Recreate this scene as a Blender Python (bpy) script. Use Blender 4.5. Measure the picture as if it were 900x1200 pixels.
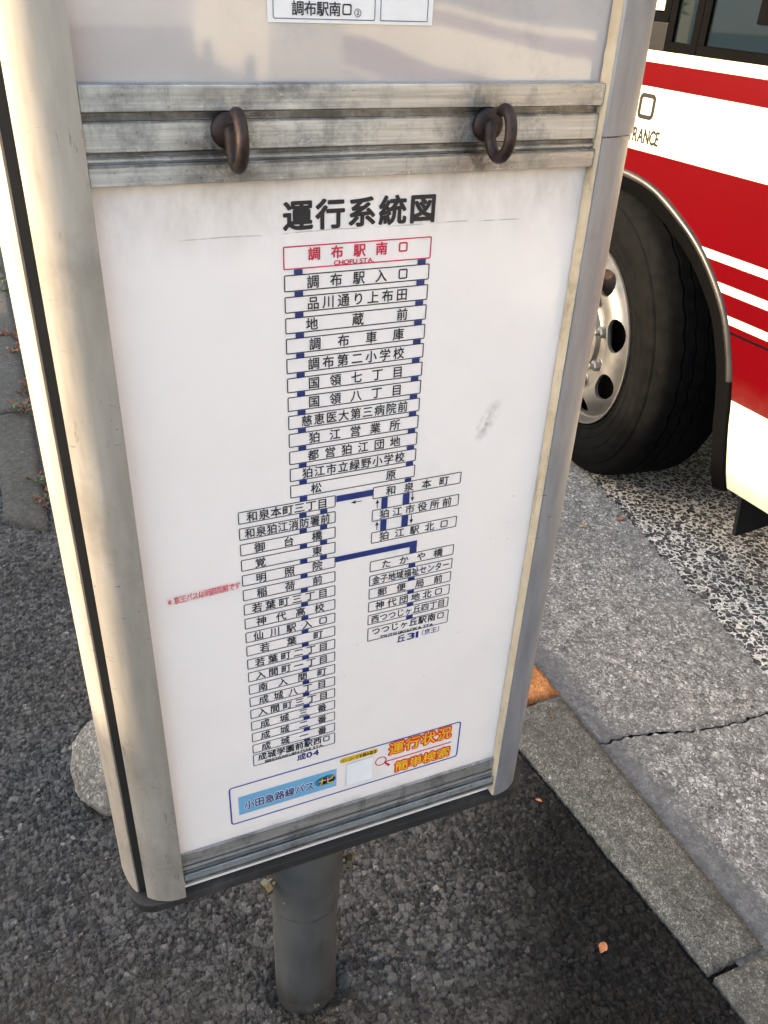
import bpy, bmesh, math, random
import numpy as np
from mathutils import Vector, Matrix

for o in list(bpy.data.objects):
    bpy.data.objects.remove(o)
SC = bpy.context.scene
COL = SC.collection
random.seed(7)
rng = np.random.default_rng(11)

# ------------------------------------------------------------------ camera
CAM_H = 1.404
RX = (0.92118489, -0.17574289, 0.3471784)
RY = (-0.38687893, -0.50936567, 0.76868154)
RZ = (0.04175045, -0.84241382, -0.53721118)
cam = bpy.data.cameras.new('camera')
cam.sensor_fit = 'VERTICAL'
cam.sensor_height = 36.0
cam.lens = 1009.44 / 1200 * 36.0
cam.clip_start = 0.02
cam.clip_end = 3000
camo = bpy.data.objects.new('camera', cam)
COL.objects.link(camo)
M = Matrix([[r[0], -r[1], -r[2]] for r in (RX, RY, RZ)]).to_4x4()
M.translation = (0, 0, CAM_H)
camo.matrix_world = M
SC.camera = camo

# ------------------------------------------------------------------ light
SUN_EL, SUN_AZ = 14.0, -72.0      # azimuth from +Y towards +X
world = bpy.data.worlds.new('World')
SC.world = world
world.use_nodes = True
wn = world.node_tree
bg = wn.nodes['Background']
sky = wn.nodes.new('ShaderNodeTexSky')
sky.sky_type = 'NISHITA'
sky.sun_disc = False
sky.sun_elevation = math.radians(SUN_EL)
sky.sun_rotation = math.radians(SUN_AZ)
sky.air_density = 1.0
sky.dust_density = 3.0
sky.ozone_density = 0.6
wn.links.new(sky.outputs[0], bg.inputs[0])
bg.inputs[1].default_value = 0.15
sl = bpy.data.lights.new('sun', 'SUN')
sl.energy = 2.0
sl.angle = math.radians(1.2)
sl.color = (1.0, 0.80, 0.54)
so = bpy.data.objects.new('sun', sl)
COL.objects.link(so)
a, e = math.radians(SUN_AZ), math.radians(SUN_EL)
sdir = Vector((math.sin(a) * math.cos(e), math.cos(a) * math.cos(e), math.sin(e)))
so.rotation_euler = sdir.to_track_quat('Z', 'Y').to_euler()
so.location = sdir * 20
SC.view_settings.view_transform = 'Standard'
SC.view_settings.look = 'None'
SC.view_settings.exposure = 2.6
SC.view_settings.gamma = 1.0
SC.view_settings.use_curve_mapping = False

# ------------------------------------------------------------------ material helpers
KS = 1.057                       # the sign is drawn at a reference size and enlarged by this
ORG = (0.236, 0.74, 0.0)
class NT:
    def __init__(s, name):
        s.m = bpy.data.materials.new(name)
        s.m.use_nodes = True
        s.t = s.m.node_tree
        s.b = s.t.nodes['Principled BSDF']
        s.out = s.t.nodes['Material Output']
        s._pos = None
    def n(s, kind, **kw):
        nd = s.t.nodes.new('ShaderNode' + kind)
        for k, v in kw.items():
            setattr(nd, k, v)
        return nd
    def link(s, a, b):
        s.t.links.new(a, b)
    def put(s, sock, v):
        if isinstance(v, bpy.types.NodeSocket):
            s.link(v, sock)
        elif isinstance(v, (tuple, list)) and len(v) == 3 and sock.type == 'RGBA':
            sock.default_value = (*v, 1)
        else:
            sock.default_value = v
    def plan_coords(s):
        # back to the drawing coordinates of the sign
        tc = s.n('TexCoord'); mp = s.n('Mapping')
        s.link(tc.outputs['Object'], mp.inputs[0])
        mp.inputs['Scale'].default_value = (1 / KS, 1 / KS, 1 / KS)
        mp.inputs['Location'].default_value = (ORG[0] / KS, ORG[1] / KS, (0 - CAM_H) / KS + CAM_H)
        s._pos = mp.outputs[0]
    @property
    def pos(s):
        if s._pos is None:
            s._pos = s.n('TexCoord').outputs['Object']
        return s._pos
    def scaled(s, sc):
        mp = s.n('Mapping')
        s.link(s.pos, mp.inputs[0])
        mp.inputs['Scale'].default_value = sc
        return mp.outputs[0]
    def scaled2(s, sc):
        mp = s.n('Mapping')
        s.link(s.pos, mp.inputs[0])
        mp.inputs['Scale'].default_value = sc
        return mp.outputs[0]
    def noise(s, scale, detail=4, rough=0.55, vec=None, dist=0.0):
        nd = s.n('TexNoise')
        s.link(vec if vec is not None else s.pos, nd.inputs['Vector'])
        nd.inputs['Scale'].default_value = scale
        nd.inputs['Detail'].default_value = detail
        nd.inputs['Roughness'].default_value = rough
        nd.inputs['Distortion'].default_value = dist
        return nd.outputs['Fac']
    def voro(s, scale, out='Distance', feature='F1', vec=None):
        nd = s.n('TexVoronoi', feature=feature)
        s.link(vec if vec is not None else s.pos, nd.inputs['Vector'])
        nd.inputs['Scale'].default_value = scale
        return nd.outputs[out]
    def ramp(s, fac, stops, interp='LINEAR'):
        nd = s.n('ValToRGB')
        nd.color_ramp.interpolation = interp
        el = nd.color_ramp.elements
        while len(el) < len(stops):
            el.new(0.5)
        for e_, (p, c) in zip(el, stops):
            e_.position = p
            e_.color = (c, c, c, 1) if isinstance(c, (int, float)) else (*c, 1)
        s.link(fac, nd.inputs[0])
        return nd.outputs[0]
    def mix(s, fac, a_, b_, mode='MIX'):
        nd = s.n('MixRGB', blend_type=mode)
        s.put(nd.inputs[0], fac)
        s.put(nd.inputs[1], a_)
        s.put(nd.inputs[2], b_)
        return nd.outputs[0]
    def math(s, op, a_, b_=0.0, c_=0.0, clamp=False):
        nd = s.n('Math', operation=op, use_clamp=clamp)
        s.put(nd.inputs[0], a_)
        s.put(nd.inputs[1], b_)
        s.put(nd.inputs[2], c_)
        return nd.outputs[0]
    def sep(s):
        nd = s.n('SeparateXYZ')
        s.link(s.pos, nd.inputs[0])
        return nd.outputs
    def box(s, v, lo, hi, soft):
        """1 between lo and hi with soft edges"""
        a_ = s.n('MapRange', interpolation_type='SMOOTHSTEP')
        s.link(v, a_.inputs[0]); a_.inputs[1].default_value = lo - soft; a_.inputs[2].default_value = lo + soft
        b_ = s.n('MapRange', interpolation_type='SMOOTHSTEP')
        s.link(v, b_.inputs[0]); b_.inputs[1].default_value = hi - soft; b_.inputs[2].default_value = hi + soft
        return s.math('SUBTRACT', a_.outputs[0], b_.outputs[0])
    def bump(s, h, strength=0.3, dist=0.002):
        nd = s.n('Bump')
        nd.inputs['Strength'].default_value = strength
        nd.inputs['Distance'].default_value = dist
        s.link(h, nd.inputs['Height'])
        s.link(nd.outputs[0], s.b.inputs['Normal'])
    def set(s, color=None, rough=None, metal=None, **kw):
        if color is not None: s.put(s.b.inputs['Base Color'], color)
        if rough is not None: s.put(s.b.inputs['Roughness'], rough)
        if metal is not None: s.put(s.b.inputs['Metallic'], metal)
        for k, v in kw.items():
            s.put(s.b.inputs[k.replace('_', ' ')], v)
        return s.m

def plain(name, c, r=0.5, metal=0.0, **kw):
    t = NT(name)
    v = t.noise(60, 3)
    col = t.mix(0.12, c, t.ramp(v, [(0.3, 0.0), (0.7, 1.0)]), 'OVERLAY')
    return t.set(col, r, metal, **kw)

MT = {}
# --- printed inks
MT['ink'] = plain('black_ink', (0.012, 0.012, 0.018), 0.45)
MT['navy'] = plain('navy_ink', (0.014, 0.03, 0.17), 0.45)
MT['red_ink'] = plain('red_ink', (0.55, 0.02, 0.06), 0.45)
MT['blue_ink'] = plain('blue_ink', (0.012, 0.06, 0.34), 0.45)
MT['yellow_ink'] = plain('yellow_ink', (0.80, 0.50, 0.03), 0.45)
MT['orange_red'] = plain('orange_red_ink', (0.72, 0.03, 0.015), 0.45)
MT['white_ink'] = plain('white_ink', (0.82, 0.83, 0.85), 0.45)
MT['paper'] = plain('paper', (0.78, 0.76, 0.76), 0.7)
MT['grey_line'] = plain('grey_ink', (0.12, 0.13, 0.16), 0.5)
t = NT('sky_blue_print')
g = t.sep()
v = t.math('ADD', t.math('MULTIPLY', g[0], 6.0), t.math('MULTIPLY', t.noise(40, 2), 0.5))
MT['badge_blue'] = t.set(t.ramp(v, [(0.2, (0.16, 0.40, 0.62)), (0.95, (0.42, 0.66, 0.80))]), 0.4)
MT['cloud_blue'] = plain('cloud_blue_ink', (0.02, 0.22, 0.42), 0.45)
t = NT('faded_tape')
MT['tape'] = t.set(t.mix(t.ramp(t.noise(300, 3), [(0.35, 0.0), (0.65, 1.0)]), (0.80, 0.60, 0.58), (0.80, 0.74, 0.73)), 0.45)
t = NT('faded_red')
MT['faded_red'] = t.set(t.mix(t.ramp(t.noise(420, 2), [(0.35, 0.0), (0.62, 1.0)]), (0.60, 0.05, 0.07), (0.75, 0.30, 0.30)), 0.5)

# --- sign panels
t = NT('acrylic_panel'); t.plan_coords()
x, y, z = t.sep()
dirt = t.noise(9, 6, 0.65)
base = t.mix(t.ramp(dirt, [(0.42, 0.0), (0.85, 0.5)]), (0.86, 0.80, 0.775), (0.76, 0.70, 0.675))
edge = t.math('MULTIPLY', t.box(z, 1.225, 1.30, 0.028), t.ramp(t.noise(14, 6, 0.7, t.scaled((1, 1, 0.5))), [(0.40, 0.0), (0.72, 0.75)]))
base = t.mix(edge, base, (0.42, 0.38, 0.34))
low = t.math('MULTIPLY', t.box(z, 0.50, 0.545, 0.012), t.ramp(t.noise(25, 5, 0.7), [(0.35, 0.1), (0.7, 0.8)]))
base = t.mix(low, base, (0.45, 0.41, 0.38))
# a grey smear of its own shape
mp = t.n('Mapping'); t.link(t.pos, mp.inputs[0])
mp.inputs['Location'].default_value = (-0.395, 0, -1.036)
sv = t.n('SeparateXYZ'); t.link(mp.outputs[0], sv.inputs[0])
u1 = t.math('ADD', t.math('MULTIPLY', sv.outputs[0], 0.88), t.math('MULTIPLY', sv.outputs[2], -0.42))
v1 = t.math('ADD', t.math('MULTIPLY', sv.outputs[0], 0.42), t.math('MULTIPLY', sv.outputs[2], 0.88))
rr = t.math('SQRT', t.math('ADD', t.math('POWER', t.math('DIVIDE', u1, 0.010), 2.0), t.math('POWER', t.math('DIVIDE', v1, 0.026), 2.0)))
sm = t.math('MULTIPLY', t.ramp(rr, [(0.15, 1.0), (1.0, 0.0)]), t.ramp(t.noise(120, 3, 0.6), [(0.38, 0.0), (0.6, 0.75)]))
base = t.mix(sm, base, (0.33, 0.31, 0.30))
# a hairline scratch under the title
zc = t.math('SUBTRACT', z, t.math('ADD', 1.2235, t.math('MULTIPLY', t.noise(8, 3), 0.006)))
scr = t.math('MULTIPLY', t.box(zc, -0.0004, 0.0004, 0.0004), t.ramp(t.noise(45, 3), [(0.42, 0.0), (0.55, 0.8)]))
base = t.mix(t.math('MULTIPLY', scr, t.box(x, 0.12, 0.42, 0.01)), base, (0.35, 0.32, 0.31))
speck = t.math('MULTIPLY', t.ramp(t.voro(55), [(0.03, 1.0), (0.06, 0.0)]), t.ramp(t.noise(3.5, 2), [(0.52, 0.0), (0.62, 0.55)]))
base = t.mix(speck, base, (0.3, 0.28, 0.26))
t.bump(t.noise(6, 2), 0.05, 0.01)
MT['panel'] = t.set(base, t.ramp(dirt, [(0.3, 0.10), (0.8, 0.3)]), 0.0, Specular_IOR_Level=0.5)

t = NT('grimy_acrylic'); t.plan_coords()
x, y, z = t.sep()
dirt = t.noise(5, 6, 0.6)
base = t.mix(t.ramp(dirt, [(0.36, 0.0), (0.66, 1.0)]), (0.45, 0.405, 0.392), (0.58, 0.532, 0.515))
base = t.mix(t.ramp(t.noise(2.6, 3, 0.5), [(0.45, 0.0), (0.55, 0.4)]), base, (0.47, 0.43, 0.415))
st_ = t.math('MULTIPLY', t.ramp(t.noise(26, 6, 0.75), [(0.5, 0.0), (0.7, 0.6)]), t.ramp(t.noise(4, 2), [(0.4, 0.0), (0.6, 1.0)]))
base = t.mix(st_, base, (0.33, 0.29, 0.28))
lo = t.math('MULTIPLY', t.box(z, 1.30, 1.345, 0.02), t.ramp(t.noise(20, 5, 0.7), [(0.35, 0.1), (0.75, 0.7)]))
base = t.mix(lo, base, (0.36, 0.32, 0.31))
t.bump(t.noise(4, 2), 0.12, 0.01)
MT['upper_panel'] = t.set(base, 0.045, 0.0, Specular_IOR_Level=0.75)

def metal(name, c1, c2, r0, r1, met, streak=(1, 1, 1), grime=(0.2, 0.18, 0.15), gamt=0.6, sc=14):
    t = NT(name)
    v = t.scaled(streak)
    n1 = t.noise(sc, 6, 0.65, v)
    base = t.mix(t.ramp(n1, [(0.3, 0.0), (0.7, 1.0)]), c1, c2)
    gr = t.ramp(t.noise(sc * 0.7, 8, 0.72), [(0.55, 0.0), (0.78, gamt)])
    base = t.mix(gr, base, grime)
    scuff = t.math('MULTIPLY', t.ramp(t.noise(85, 5, 0.75, t.scaled((1, 1, 0.18))), [(0.60, 0.0), (0.66, 0.7)]), t.ramp(t.noise(6, 3), [(0.5, 0.0), (0.62, 1.0)]))
    base = t.mix(scuff, base, grime)
    nick = t.math('MULTIPLY', t.ramp(t.noise(120, 4, 0.7, t.scaled((0.25, 0.25, 1.6))), [(0.66, 0.0), (0.69, 0.9)]), t.ramp(t.noise(7, 2), [(0.5, 0.0), (0.6, 1.0)]))
    base = t.mix(nick, base, tuple(c * .5 for c in grime))
    specks = t.math('MULTIPLY', t.ramp(t.voro(110), [(0.06, 1.0), (0.13, 0.0)]), t.ramp(t.noise(7, 3), [(0.5, 0.0), (0.68, 0.8)]))
    base = t.mix(specks, base, (0.12, 0.10, 0.09))
    t.bump(t.noise(sc * 4, 4), 0.05, 0.002)
    return t.set(base, t.ramp(n1, [(0.3, r0), (0.7, r1)]), met)
def railmetal(name, c1, c2, met, gr_amt, dirt_c):
    t = NT(name); t.plan_coords()
    x, y, z = t.sep()
    n1 = t.noise(10, 5, 0.6, t.scaled2((0.5, 1, 5)))
    base = t.mix(t.ramp(n1, [(0.3, 0.0), (0.7, 1.0)]), c1, c2)
    fine = t.noise(160, 3, 0.6, t.scaled2((0.08, 1, 3)))
    base = t.mix(0.22, base, t.ramp(fine, [(0.3, 0.0), (0.7, 1.0)]), 'OVERLAY')
    blot = t.ramp(t.noise(17, 8, 0.75), [(0.50, 0.0), (0.72, gr_amt)])
    base = t.mix(blot, base, dirt_c)
    drip = t.math('MULTIPLY', t.ramp(t.noise(34, 5, 0.7, t.scaled2((2.2, 1, 0.25))), [(0.55, 0.0), (0.72, 0.7)]), t.ramp(t.noise(30, 4), [(0.35, 0.2), (0.65, 1.0)]))
    base = t.mix(drip, base, dirt_c)
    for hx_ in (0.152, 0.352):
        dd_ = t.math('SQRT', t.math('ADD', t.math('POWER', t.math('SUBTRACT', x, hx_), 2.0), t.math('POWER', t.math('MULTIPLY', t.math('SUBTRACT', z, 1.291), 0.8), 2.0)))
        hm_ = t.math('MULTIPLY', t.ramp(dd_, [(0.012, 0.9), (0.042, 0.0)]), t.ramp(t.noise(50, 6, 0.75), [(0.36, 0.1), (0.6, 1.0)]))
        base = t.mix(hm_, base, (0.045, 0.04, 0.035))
    cn = t.noise(60, 4, 0.7)  # shadow lines in the rail channels, painted into the base colour
    for lo_, hi_ in ((1.3068, 1.3126), (1.2845, 1.2882), (1.2795, 1.2815), (0.5150, 0.5176), (0.5008, 0.5046)):
        ch_ = t.math('MULTIPLY', t.box(z, lo_, hi_, 0.0007), t.ramp(cn, [(0.25, 0.35), (0.6, 0.85)]))
        base = t.mix(ch_, base, (0.055, 0.05, 0.045))
    specks = t.math('MULTIPLY', t.ramp(t.voro(150), [(0.10, 1.0), (0.2, 0.0)]), t.ramp(t.noise(9, 3), [(0.5, 0.0), (0.66, 0.85)]))
    base = t.mix(specks, base, tuple(c * .4 for c in dirt_c))
    sc = t.ramp(t.noise(26, 2, 0.5, t.scaled2((1, 1, 4)), 0.5), [(0.496, 0.0), (0.5, 0.6), (0.504, 0.0)])
    base = t.mix(t.math('MULTIPLY', sc, t.ramp(t.noise(12, 2), [(0.5, 0.0), (0.62, 1.0)])), base, (0.75, 0.76, 0.77))
    t.bump(t.math('ADD', fine, t.math('MULTIPLY', blot, 0.5)), 0.08, 0.001)
    return t.set(base, t.mix(blot, t.ramp(n1, [(0.3, 0.24), (0.7, 0.40)]), (0.62, 0.62, 0.62)), met)
MT['alu_rail'] = railmetal('scuffed_aluminium', (0.34, 0.36, 0.372), (0.50, 0.518, 0.53), 0.6, 0.85, (0.085, 0.08, 0.072))
MT['alu_post'] = metal('weathered_aluminium', (0.295, 0.264, 0.226), (0.405, 0.368, 0.325), 0.45, 0.6, 0.3, (6, 6, 1), (0.15, 0.125, 0.10), 0.55, 9)
MT['alu_post_dull'] = metal('dull_aluminium', (0.215, 0.225, 0.255), (0.315, 0.325, 0.36), 0.38, 0.5, 0.4, (6, 6, 1), (0.11, 0.10, 0.10), 0.6, 12)
MT['alu_rail_dark'] = railmetal('grimy_aluminium', (0.37, 0.365, 0.355), (0.49, 0.485, 0.475), 0.6, 0.85, (0.07, 0.066, 0.06))
MT['tan_strip'] = metal('mottled_tan_strip', (0.50, 0.385, 0.255), (0.66, 0.53, 0.37), 0.6, 0.8, 0.0, (1, 1, 1), (0.20, 0.145, 0.085), 0.85, 34)
MT['dark_rubber'] = metal('dark_rubber', (0.012, 0.012, 0.012), (0.028, 0.027, 0.025), 0.55, 0.75, 0.0, (1, 1, 1), (0.11, 0.10, 0.09), 0.6)
MT['groove'] = plain('dark_channel', (0.018, 0.016, 0.014), 0.7)
MT['pole'] = metal('grey_painted_steel', (0.070, 0.078, 0.077), (0.105, 0.112, 0.108), 0.45, 0.6, 0.1, (1, 1, 1), (0.075, 0.07, 0.06), 0.6)
t = NT('scuffed_pole_paint')
n1 = t.noise(9, 6, 0.65)
base = t.mix(t.ramp(n1, [(0.3, 0.0), (0.7, 1.0)]), (0.062, 0.063, 0.061), (0.098, 0.098, 0.094))
base = t.mix(t.ramp(t.noise(16, 8, 0.75, t.scaled((2, 2, 0.6))), [(0.5, 0.0), (0.72, 0.7)]), base, (0.040, 0.037, 0.031))
lowd = t.math('MULTIPLY', t.box(t.sep()[2], -0.1, 0.045, 0.03), t.ramp(t.noise(50, 5, 0.7), [(0.3, 0.2), (0.65, 1.0)]))
base = t.mix(lowd, base, (0.035, 0.029, 0.022))
chip = t.math('MULTIPLY', t.ramp(t.noise(70, 4, 0.7, t.scaled((1, 1, 0.7))), [(0.66, 0.0), (0.69, 1.0)]), t.ramp(t.noise(8, 2), [(0.48, 0.0), (0.6, 0.9)]))
base = t.mix(chip, base, (0.36, 0.36, 0.34))
t.bump(t.noise(50, 5, 0.6), 0.25, 0.002)
MT['pole'] = t.set(base, t.ramp(n1, [(0.3, 0.4), (0.7, 0.62)]), 0.05)
MT['bolt'] = metal('stained_bolt_steel', (0.17, 0.135, 0.085), (0.26, 0.21, 0.14), 0.35, 0.5, 0.8, (1, 1, 1), (0.13, 0.09, 0.05), 0.8, 60)
t = NT('rusty_iron')
n1 = t.noise(90, 6, 0.7)
base = t.mix(t.ramp(n1, [(0.38, 0.0), (0.66, 1.0)]), (0.009, 0.007, 0.007), (0.042, 0.022, 0.018))
t.bump(n1, 0.5, 0.002)
MT['rust'] = t.set(base, 0.55, 0.35)

# --- ground
def asphalt(name, dark, light, use_attr):
    t = NT(name)
    big = t.noise(2.3, 5, 0.6)
    if use_attr:
        at = t.n('Attribute', attribute_name='stone_tone')
        tone = at.outputs['Fac']
        fines = t.n('Attribute', attribute_name='fines').outputs['Fac']
    else:
        tone = t.voro(110, 'Color')
        fines = t.ramp(t.voro(110), [(0.3, 0.0), (0.7, 1.0)])
    base = t.ramp(tone, [(0.0, dark), (0.9, light), (0.975, tuple(c * 1.1 for c in light)), (1.0, tuple(c * 2.3 for c in light))])
    base = t.mix(0.6, base, t.ramp(t.noise(620, 4, 0.7), [(0.3, 0.0), (0.7, 1.0)]), 'OVERLAY')
    base = t.mix(t.ramp(fines, [(0.2, 0.0), (0.9, 0.75)]), base, tuple(c * 0.3 for c in dark))
    dusty = t.math('MULTIPLY', t.ramp(big, [(0.42, 0.0), (0.7, 0.6)]), t.ramp(t.noise(170, 4, 0.7), [(0.4, 0.25), (0.6, 1.0)]))
    base = t.mix(dusty, base, (0.062, 0.052, 0.039))
    chip = t.math('MULTIPLY', t.ramp(t.voro(75), [(0.09, 1.0), (0.13, 0.0)]), t.ramp(t.noise(19, 3), [(0.48, 0.0), (0.58, 1.0)]))
    base = t.mix(chip, base, (0.32, 0.25, 0.17))
    x, y, z = t.sep()
    # shade to the right of the pole, painted into the asphalt colour
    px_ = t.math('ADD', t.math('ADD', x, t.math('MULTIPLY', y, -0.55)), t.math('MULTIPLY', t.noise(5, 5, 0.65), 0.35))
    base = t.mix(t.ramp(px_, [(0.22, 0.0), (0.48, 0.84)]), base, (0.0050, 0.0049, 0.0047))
    dz_ = t.math('ADD', t.math('ADD', t.math('MULTIPLY', x, 0.75), y), t.math('MULTIPLY', t.noise(4, 6, 0.7), 0.7))
    dm = t.math('MULTIPLY', t.math('SUBTRACT', 1.38, dz_, 0, True), t.ramp(t.noise(230, 4, 0.75), [(0.36, 0.15), (0.6, 1.0)]), 0, True)
    base = t.mix(t.math('MULTIPLY', dm, 2.6, 0, True), base, (0.060, 0.044, 0.029))
    t.bump(t.math('ADD', t.noise(420, 5, 0.65), t.math('MULTIPLY', t.voro(330), 0.9)), 1.0, 0.0018)
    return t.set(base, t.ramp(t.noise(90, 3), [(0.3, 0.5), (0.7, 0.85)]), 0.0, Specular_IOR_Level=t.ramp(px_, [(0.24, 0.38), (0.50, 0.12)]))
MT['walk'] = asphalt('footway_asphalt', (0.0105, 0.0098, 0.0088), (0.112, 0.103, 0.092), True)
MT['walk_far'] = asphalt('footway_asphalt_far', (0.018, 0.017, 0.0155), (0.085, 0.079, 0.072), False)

t = NT('exposed_aggregate_asphalt')
nd = t.n('TexNoise'); t.link(t.pos, nd.inputs['Vector']); nd.inputs['Scale'].default_value = 60; nd.inputs['Detail'].default_value = 3
wv = t.n('Vector' + 'Math', operation='MULTIPLY_ADD')
t.link(nd.outputs['Color'], wv.inputs[0]); wv.inputs[1].default_value = (0.012, 0.012, 0.0); t.link(t.pos, wv.inputs[2])
f2 = t.voro(60, 'Distance', 'DISTANCE_TO_EDGE', wv.outputs[0])
f2 = t.math('ADD', f2, t.math('MULTIPLY', t.math('SUBTRACT', t.noise(52, 3, 0.6), 0.5), 0.95))
cellc = t.voro(60, 'Color', 'F1', wv.outputs[0])
stone = t.ramp(cellc, [(0.0, (0.010, 0.010, 0.011)), (0.55, (0.034, 0.034, 0.036)), (0.82, (0.09, 0.088, 0.086)), (0.9, (0.55, 0.52, 0.47)), (1.0, (0.70, 0.67, 0.61))])
mort = t.mix(t.ramp(t.noise(240, 3), [(0.42, 0.0), (0.58, 1.0)]), (0.22, 0.21, 0.195), (0.66, 0.63, 0.57))
base = t.mix(t.ramp(f2, [(0.07, 1.0), (0.12, 0.0)]), stone, mort)
base = t.mix(0.25, base, t.ramp(t.noise(4, 4), [(0.3, 0.0), (0.7, 1.0)]), 'OVERLAY')
h = t.math('ADD', t.math('MULTIPLY', t.ramp(f2, [(0.0, 0.0), (0.2, 1.0)]), 1.0), t.math('MULTIPLY', t.noise(400, 3), 0.4))
t.bump(h, 0.6, 0.003)
MT['road'] = t.set(base, 0.75)

def concrete(name, cs, scale=130, contrast=1.0, bumpd=0.002, smooth_edge=None):
    """aggregate showing through worn concrete: random chips of two sizes in a paste"""
    t = NT(name)
    nd = t.n('TexNoise'); t.link(t.pos, nd.inputs['Vector']); nd.inputs['Scale'].default_value = scale * 0.9; nd.inputs['Detail'].default_value = 3
    wv = t.n('VectorMath', operation='MULTIPLY_ADD')
    t.link(nd.outputs['Color'], wv.inputs[0]); wv.inputs[1].default_value = (1.1 / scale,) * 3; t.link(t.pos, wv.inputs[2])
    c1 = t.voro(scale, 'Color', 'F1', wv.outputs[0])
    c2 = t.voro(scale * 2.1, 'Color', 'F1', wv.outputs[0])
    lo, mid, hi = cs
    stops = [(0.0, lo), (0.30, tuple((a_ + b_) / 2 for a_, b_ in zip(lo, mid))), (0.62, mid), (0.85, tuple((a_ + b_) / 2 for a_, b_ in zip(mid, hi))), (1.0, hi)]
    base = t.mix(t.ramp(t.noise(scale * .8, 2), [(0.44, 0.0), (0.56, 1.0)]), t.ramp(c1, stops), t.ramp(c2, stops))
    base = t.mix(0.3, base, t.ramp(t.noise(scale * 3.5, 3), [(0.3, 0.0), (0.7, 1.0)]), 'OVERLAY')
    base = t.mix(0.45, base, t.ramp(t.noise(scale * 0.22, 4, 0.6), [(0.32, 0.1), (0.68, 0.9)]), 'OVERLAY')
    base = t.mix(t.ramp(t.noise(3.2, 5, 0.65), [(0.45, 0.0), (0.75, 0.5)]), base, tuple(c * 0.6 for c in mid))
    if smooth_edge is not None:
        x, y, z = t.sep()
        xx = t.math('ADD', x, t.math('MULTIPLY', t.noise(18, 5, 0.7), 0.07))
        m_ = t.box(xx, smooth_edge[0], smooth_edge[1], 0.025)
        base = t.mix(t.math('MULTIPLY', m_, 0.8), base, t.mix(t.ramp(t.noise(60, 5, 0.7), [(0.35, 0.0), (0.65, 1.0)]), (0.060, 0.063, 0.069), (0.125, 0.128, 0.133)))
    t.bump(t.math('ADD', t.math('MULTIPLY', t.noise(scale, 3), 1.0), t.math('MULTIPLY', t.noise(scale * 3, 3), 0.6)), 0.7, bumpd)
    return t.set(base, 0.85, 0.0, Specular_IOR_Level=0.3)
MT['gutter'] = concrete('gutter_concrete', ((0.030, 0.030, 0.031), (0.185, 0.181, 0.175), (0.62, 0.60, 0.565)), 125, smooth_edge=(0.9, 1.095))
MT['kerb'] = concrete('kerb_concrete', ((0.030, 0.029, 0.025), (0.104, 0.099, 0.086), (0.34, 0.325, 0.285)), 230)
MT['kerb_orange'] = concrete('orange_painted_concrete', ((0.19, 0.075, 0.028), (0.40, 0.165, 0.055), (0.55, 0.26, 0.10)), 150)
MT['edging'] = concrete('edging_concrete', ((0.042, 0.038, 0.031), (0.082, 0.074, 0.061), (0.15, 0.137, 0.115)), 260, bumpd=0.004)
MT['stone'] = concrete('pale_stone', ((0.07, 0.06, 0.046), (0.23, 0.203, 0.165), (0.52, 0.48, 0.42)), 150, bumpd=0.005)
MT['soil'] = concrete('soil', ((0.02, 0.016, 0.012), (0.045, 0.036, 0.026), (0.08, 0.065, 0.05)), 60)
MT['joint'] = plain('dirt_joint', (0.05, 0.045, 0.037), 0.9)

# --- bus
def paint(name, c, c2):
    t = NT(name)
    n1 = t.noise(3.0, 5, 0.6)
    base = t.mix(t.ramp(n1, [(0.35, 0.0), (0.75, 1.0)]), c, c2)
    z = t.sep()[2]
    dirt = t.math('MULTIPLY', t.box(z, 0.0, 0.42, 0.16), t.ramp(t.noise(22, 6, 0.7), [(0.35, 0.1), (0.75, 0.55)]))
    base = t.mix(dirt, base, (0.30, 0.26, 0.20))
    t.bump(t.noise(2.2, 2), 0.06, 0.02)
    return t.set(base, 0.3, 0.0, Specular_IOR_Level=0.05, Coat_Weight=0.03, Coat_Roughness=0.04)
MT['cream'] = paint('cream_paint', (0.56, 0.53, 0.42), (0.52, 0.49, 0.385))
MT['bus_red'] = paint('red_paint', (0.066, 0.0002, 0.0016), (0.059, 0.0002, 0.0014))
MT['bus_grey'] = paint('grey_paint', (0.018, 0.018, 0.019), (0.014, 0.014, 0.015))
MT['black_trim'] = plain('black_trim', (0.0035, 0.0035, 0.0038), 0.9, Specular_IOR_Level=0.0)
MT['flap_rubber'] = plain('flap_rubber', (0.010, 0.010, 0.011), 0.75, 0.0, Specular_IOR_Level=0.2)
MT['well'] = plain('wheel_well_black', (0.003, 0.003, 0.003), 0.9, Specular_IOR_Level=0.1)
MT['lettering'] = plain('dark_lettering', (0.008, 0.0075, 0.0075), 0.4, 0.0, Specular_IOR_Level=0.2)
t = NT('arch_trim')
MT['arch'] = t.set(t.mix(t.ramp(t.noise(12, 5, 0.6), [(0.35, 0.0), (0.7, 1.0)]), (0.006, 0.0056, 0.0053), (0.030, 0.027, 0.024)), 0.42, 0.1, Coat_Weight=0.12, Coat_Roughness=0.1)
t = NT('dark_glass')
MT['glass'] = t.set((0.006, 0.009, 0.010), 0.03, 0.0, Specular_IOR_Level=0.5, Coat_Weight=0.25, Coat_Roughness=0.02)
t = NT('clear_glass')
MT['clear_glass'] = t.set((0.9, 0.92, 0.92), 0.02, 0.0, Transmission_Weight=1.0, IOR=1.08)
t = NT('tyre_rubber')
n1 = t.noise(30, 5, 0.65)
base = t.mix(t.ramp(n1, [(0.35, 0.0), (0.7, 1.0)]), (0.0020, 0.0021, 0.0023), (0.0050, 0.0049, 0.0048))
t.bump(t.noise(160, 3), 0.15, 0.002)
MT['tyre'] = t.set(base, 0.8, 0.0, Specular_IOR_Level=0.04)
t = NT('worn_wheel_steel')
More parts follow.
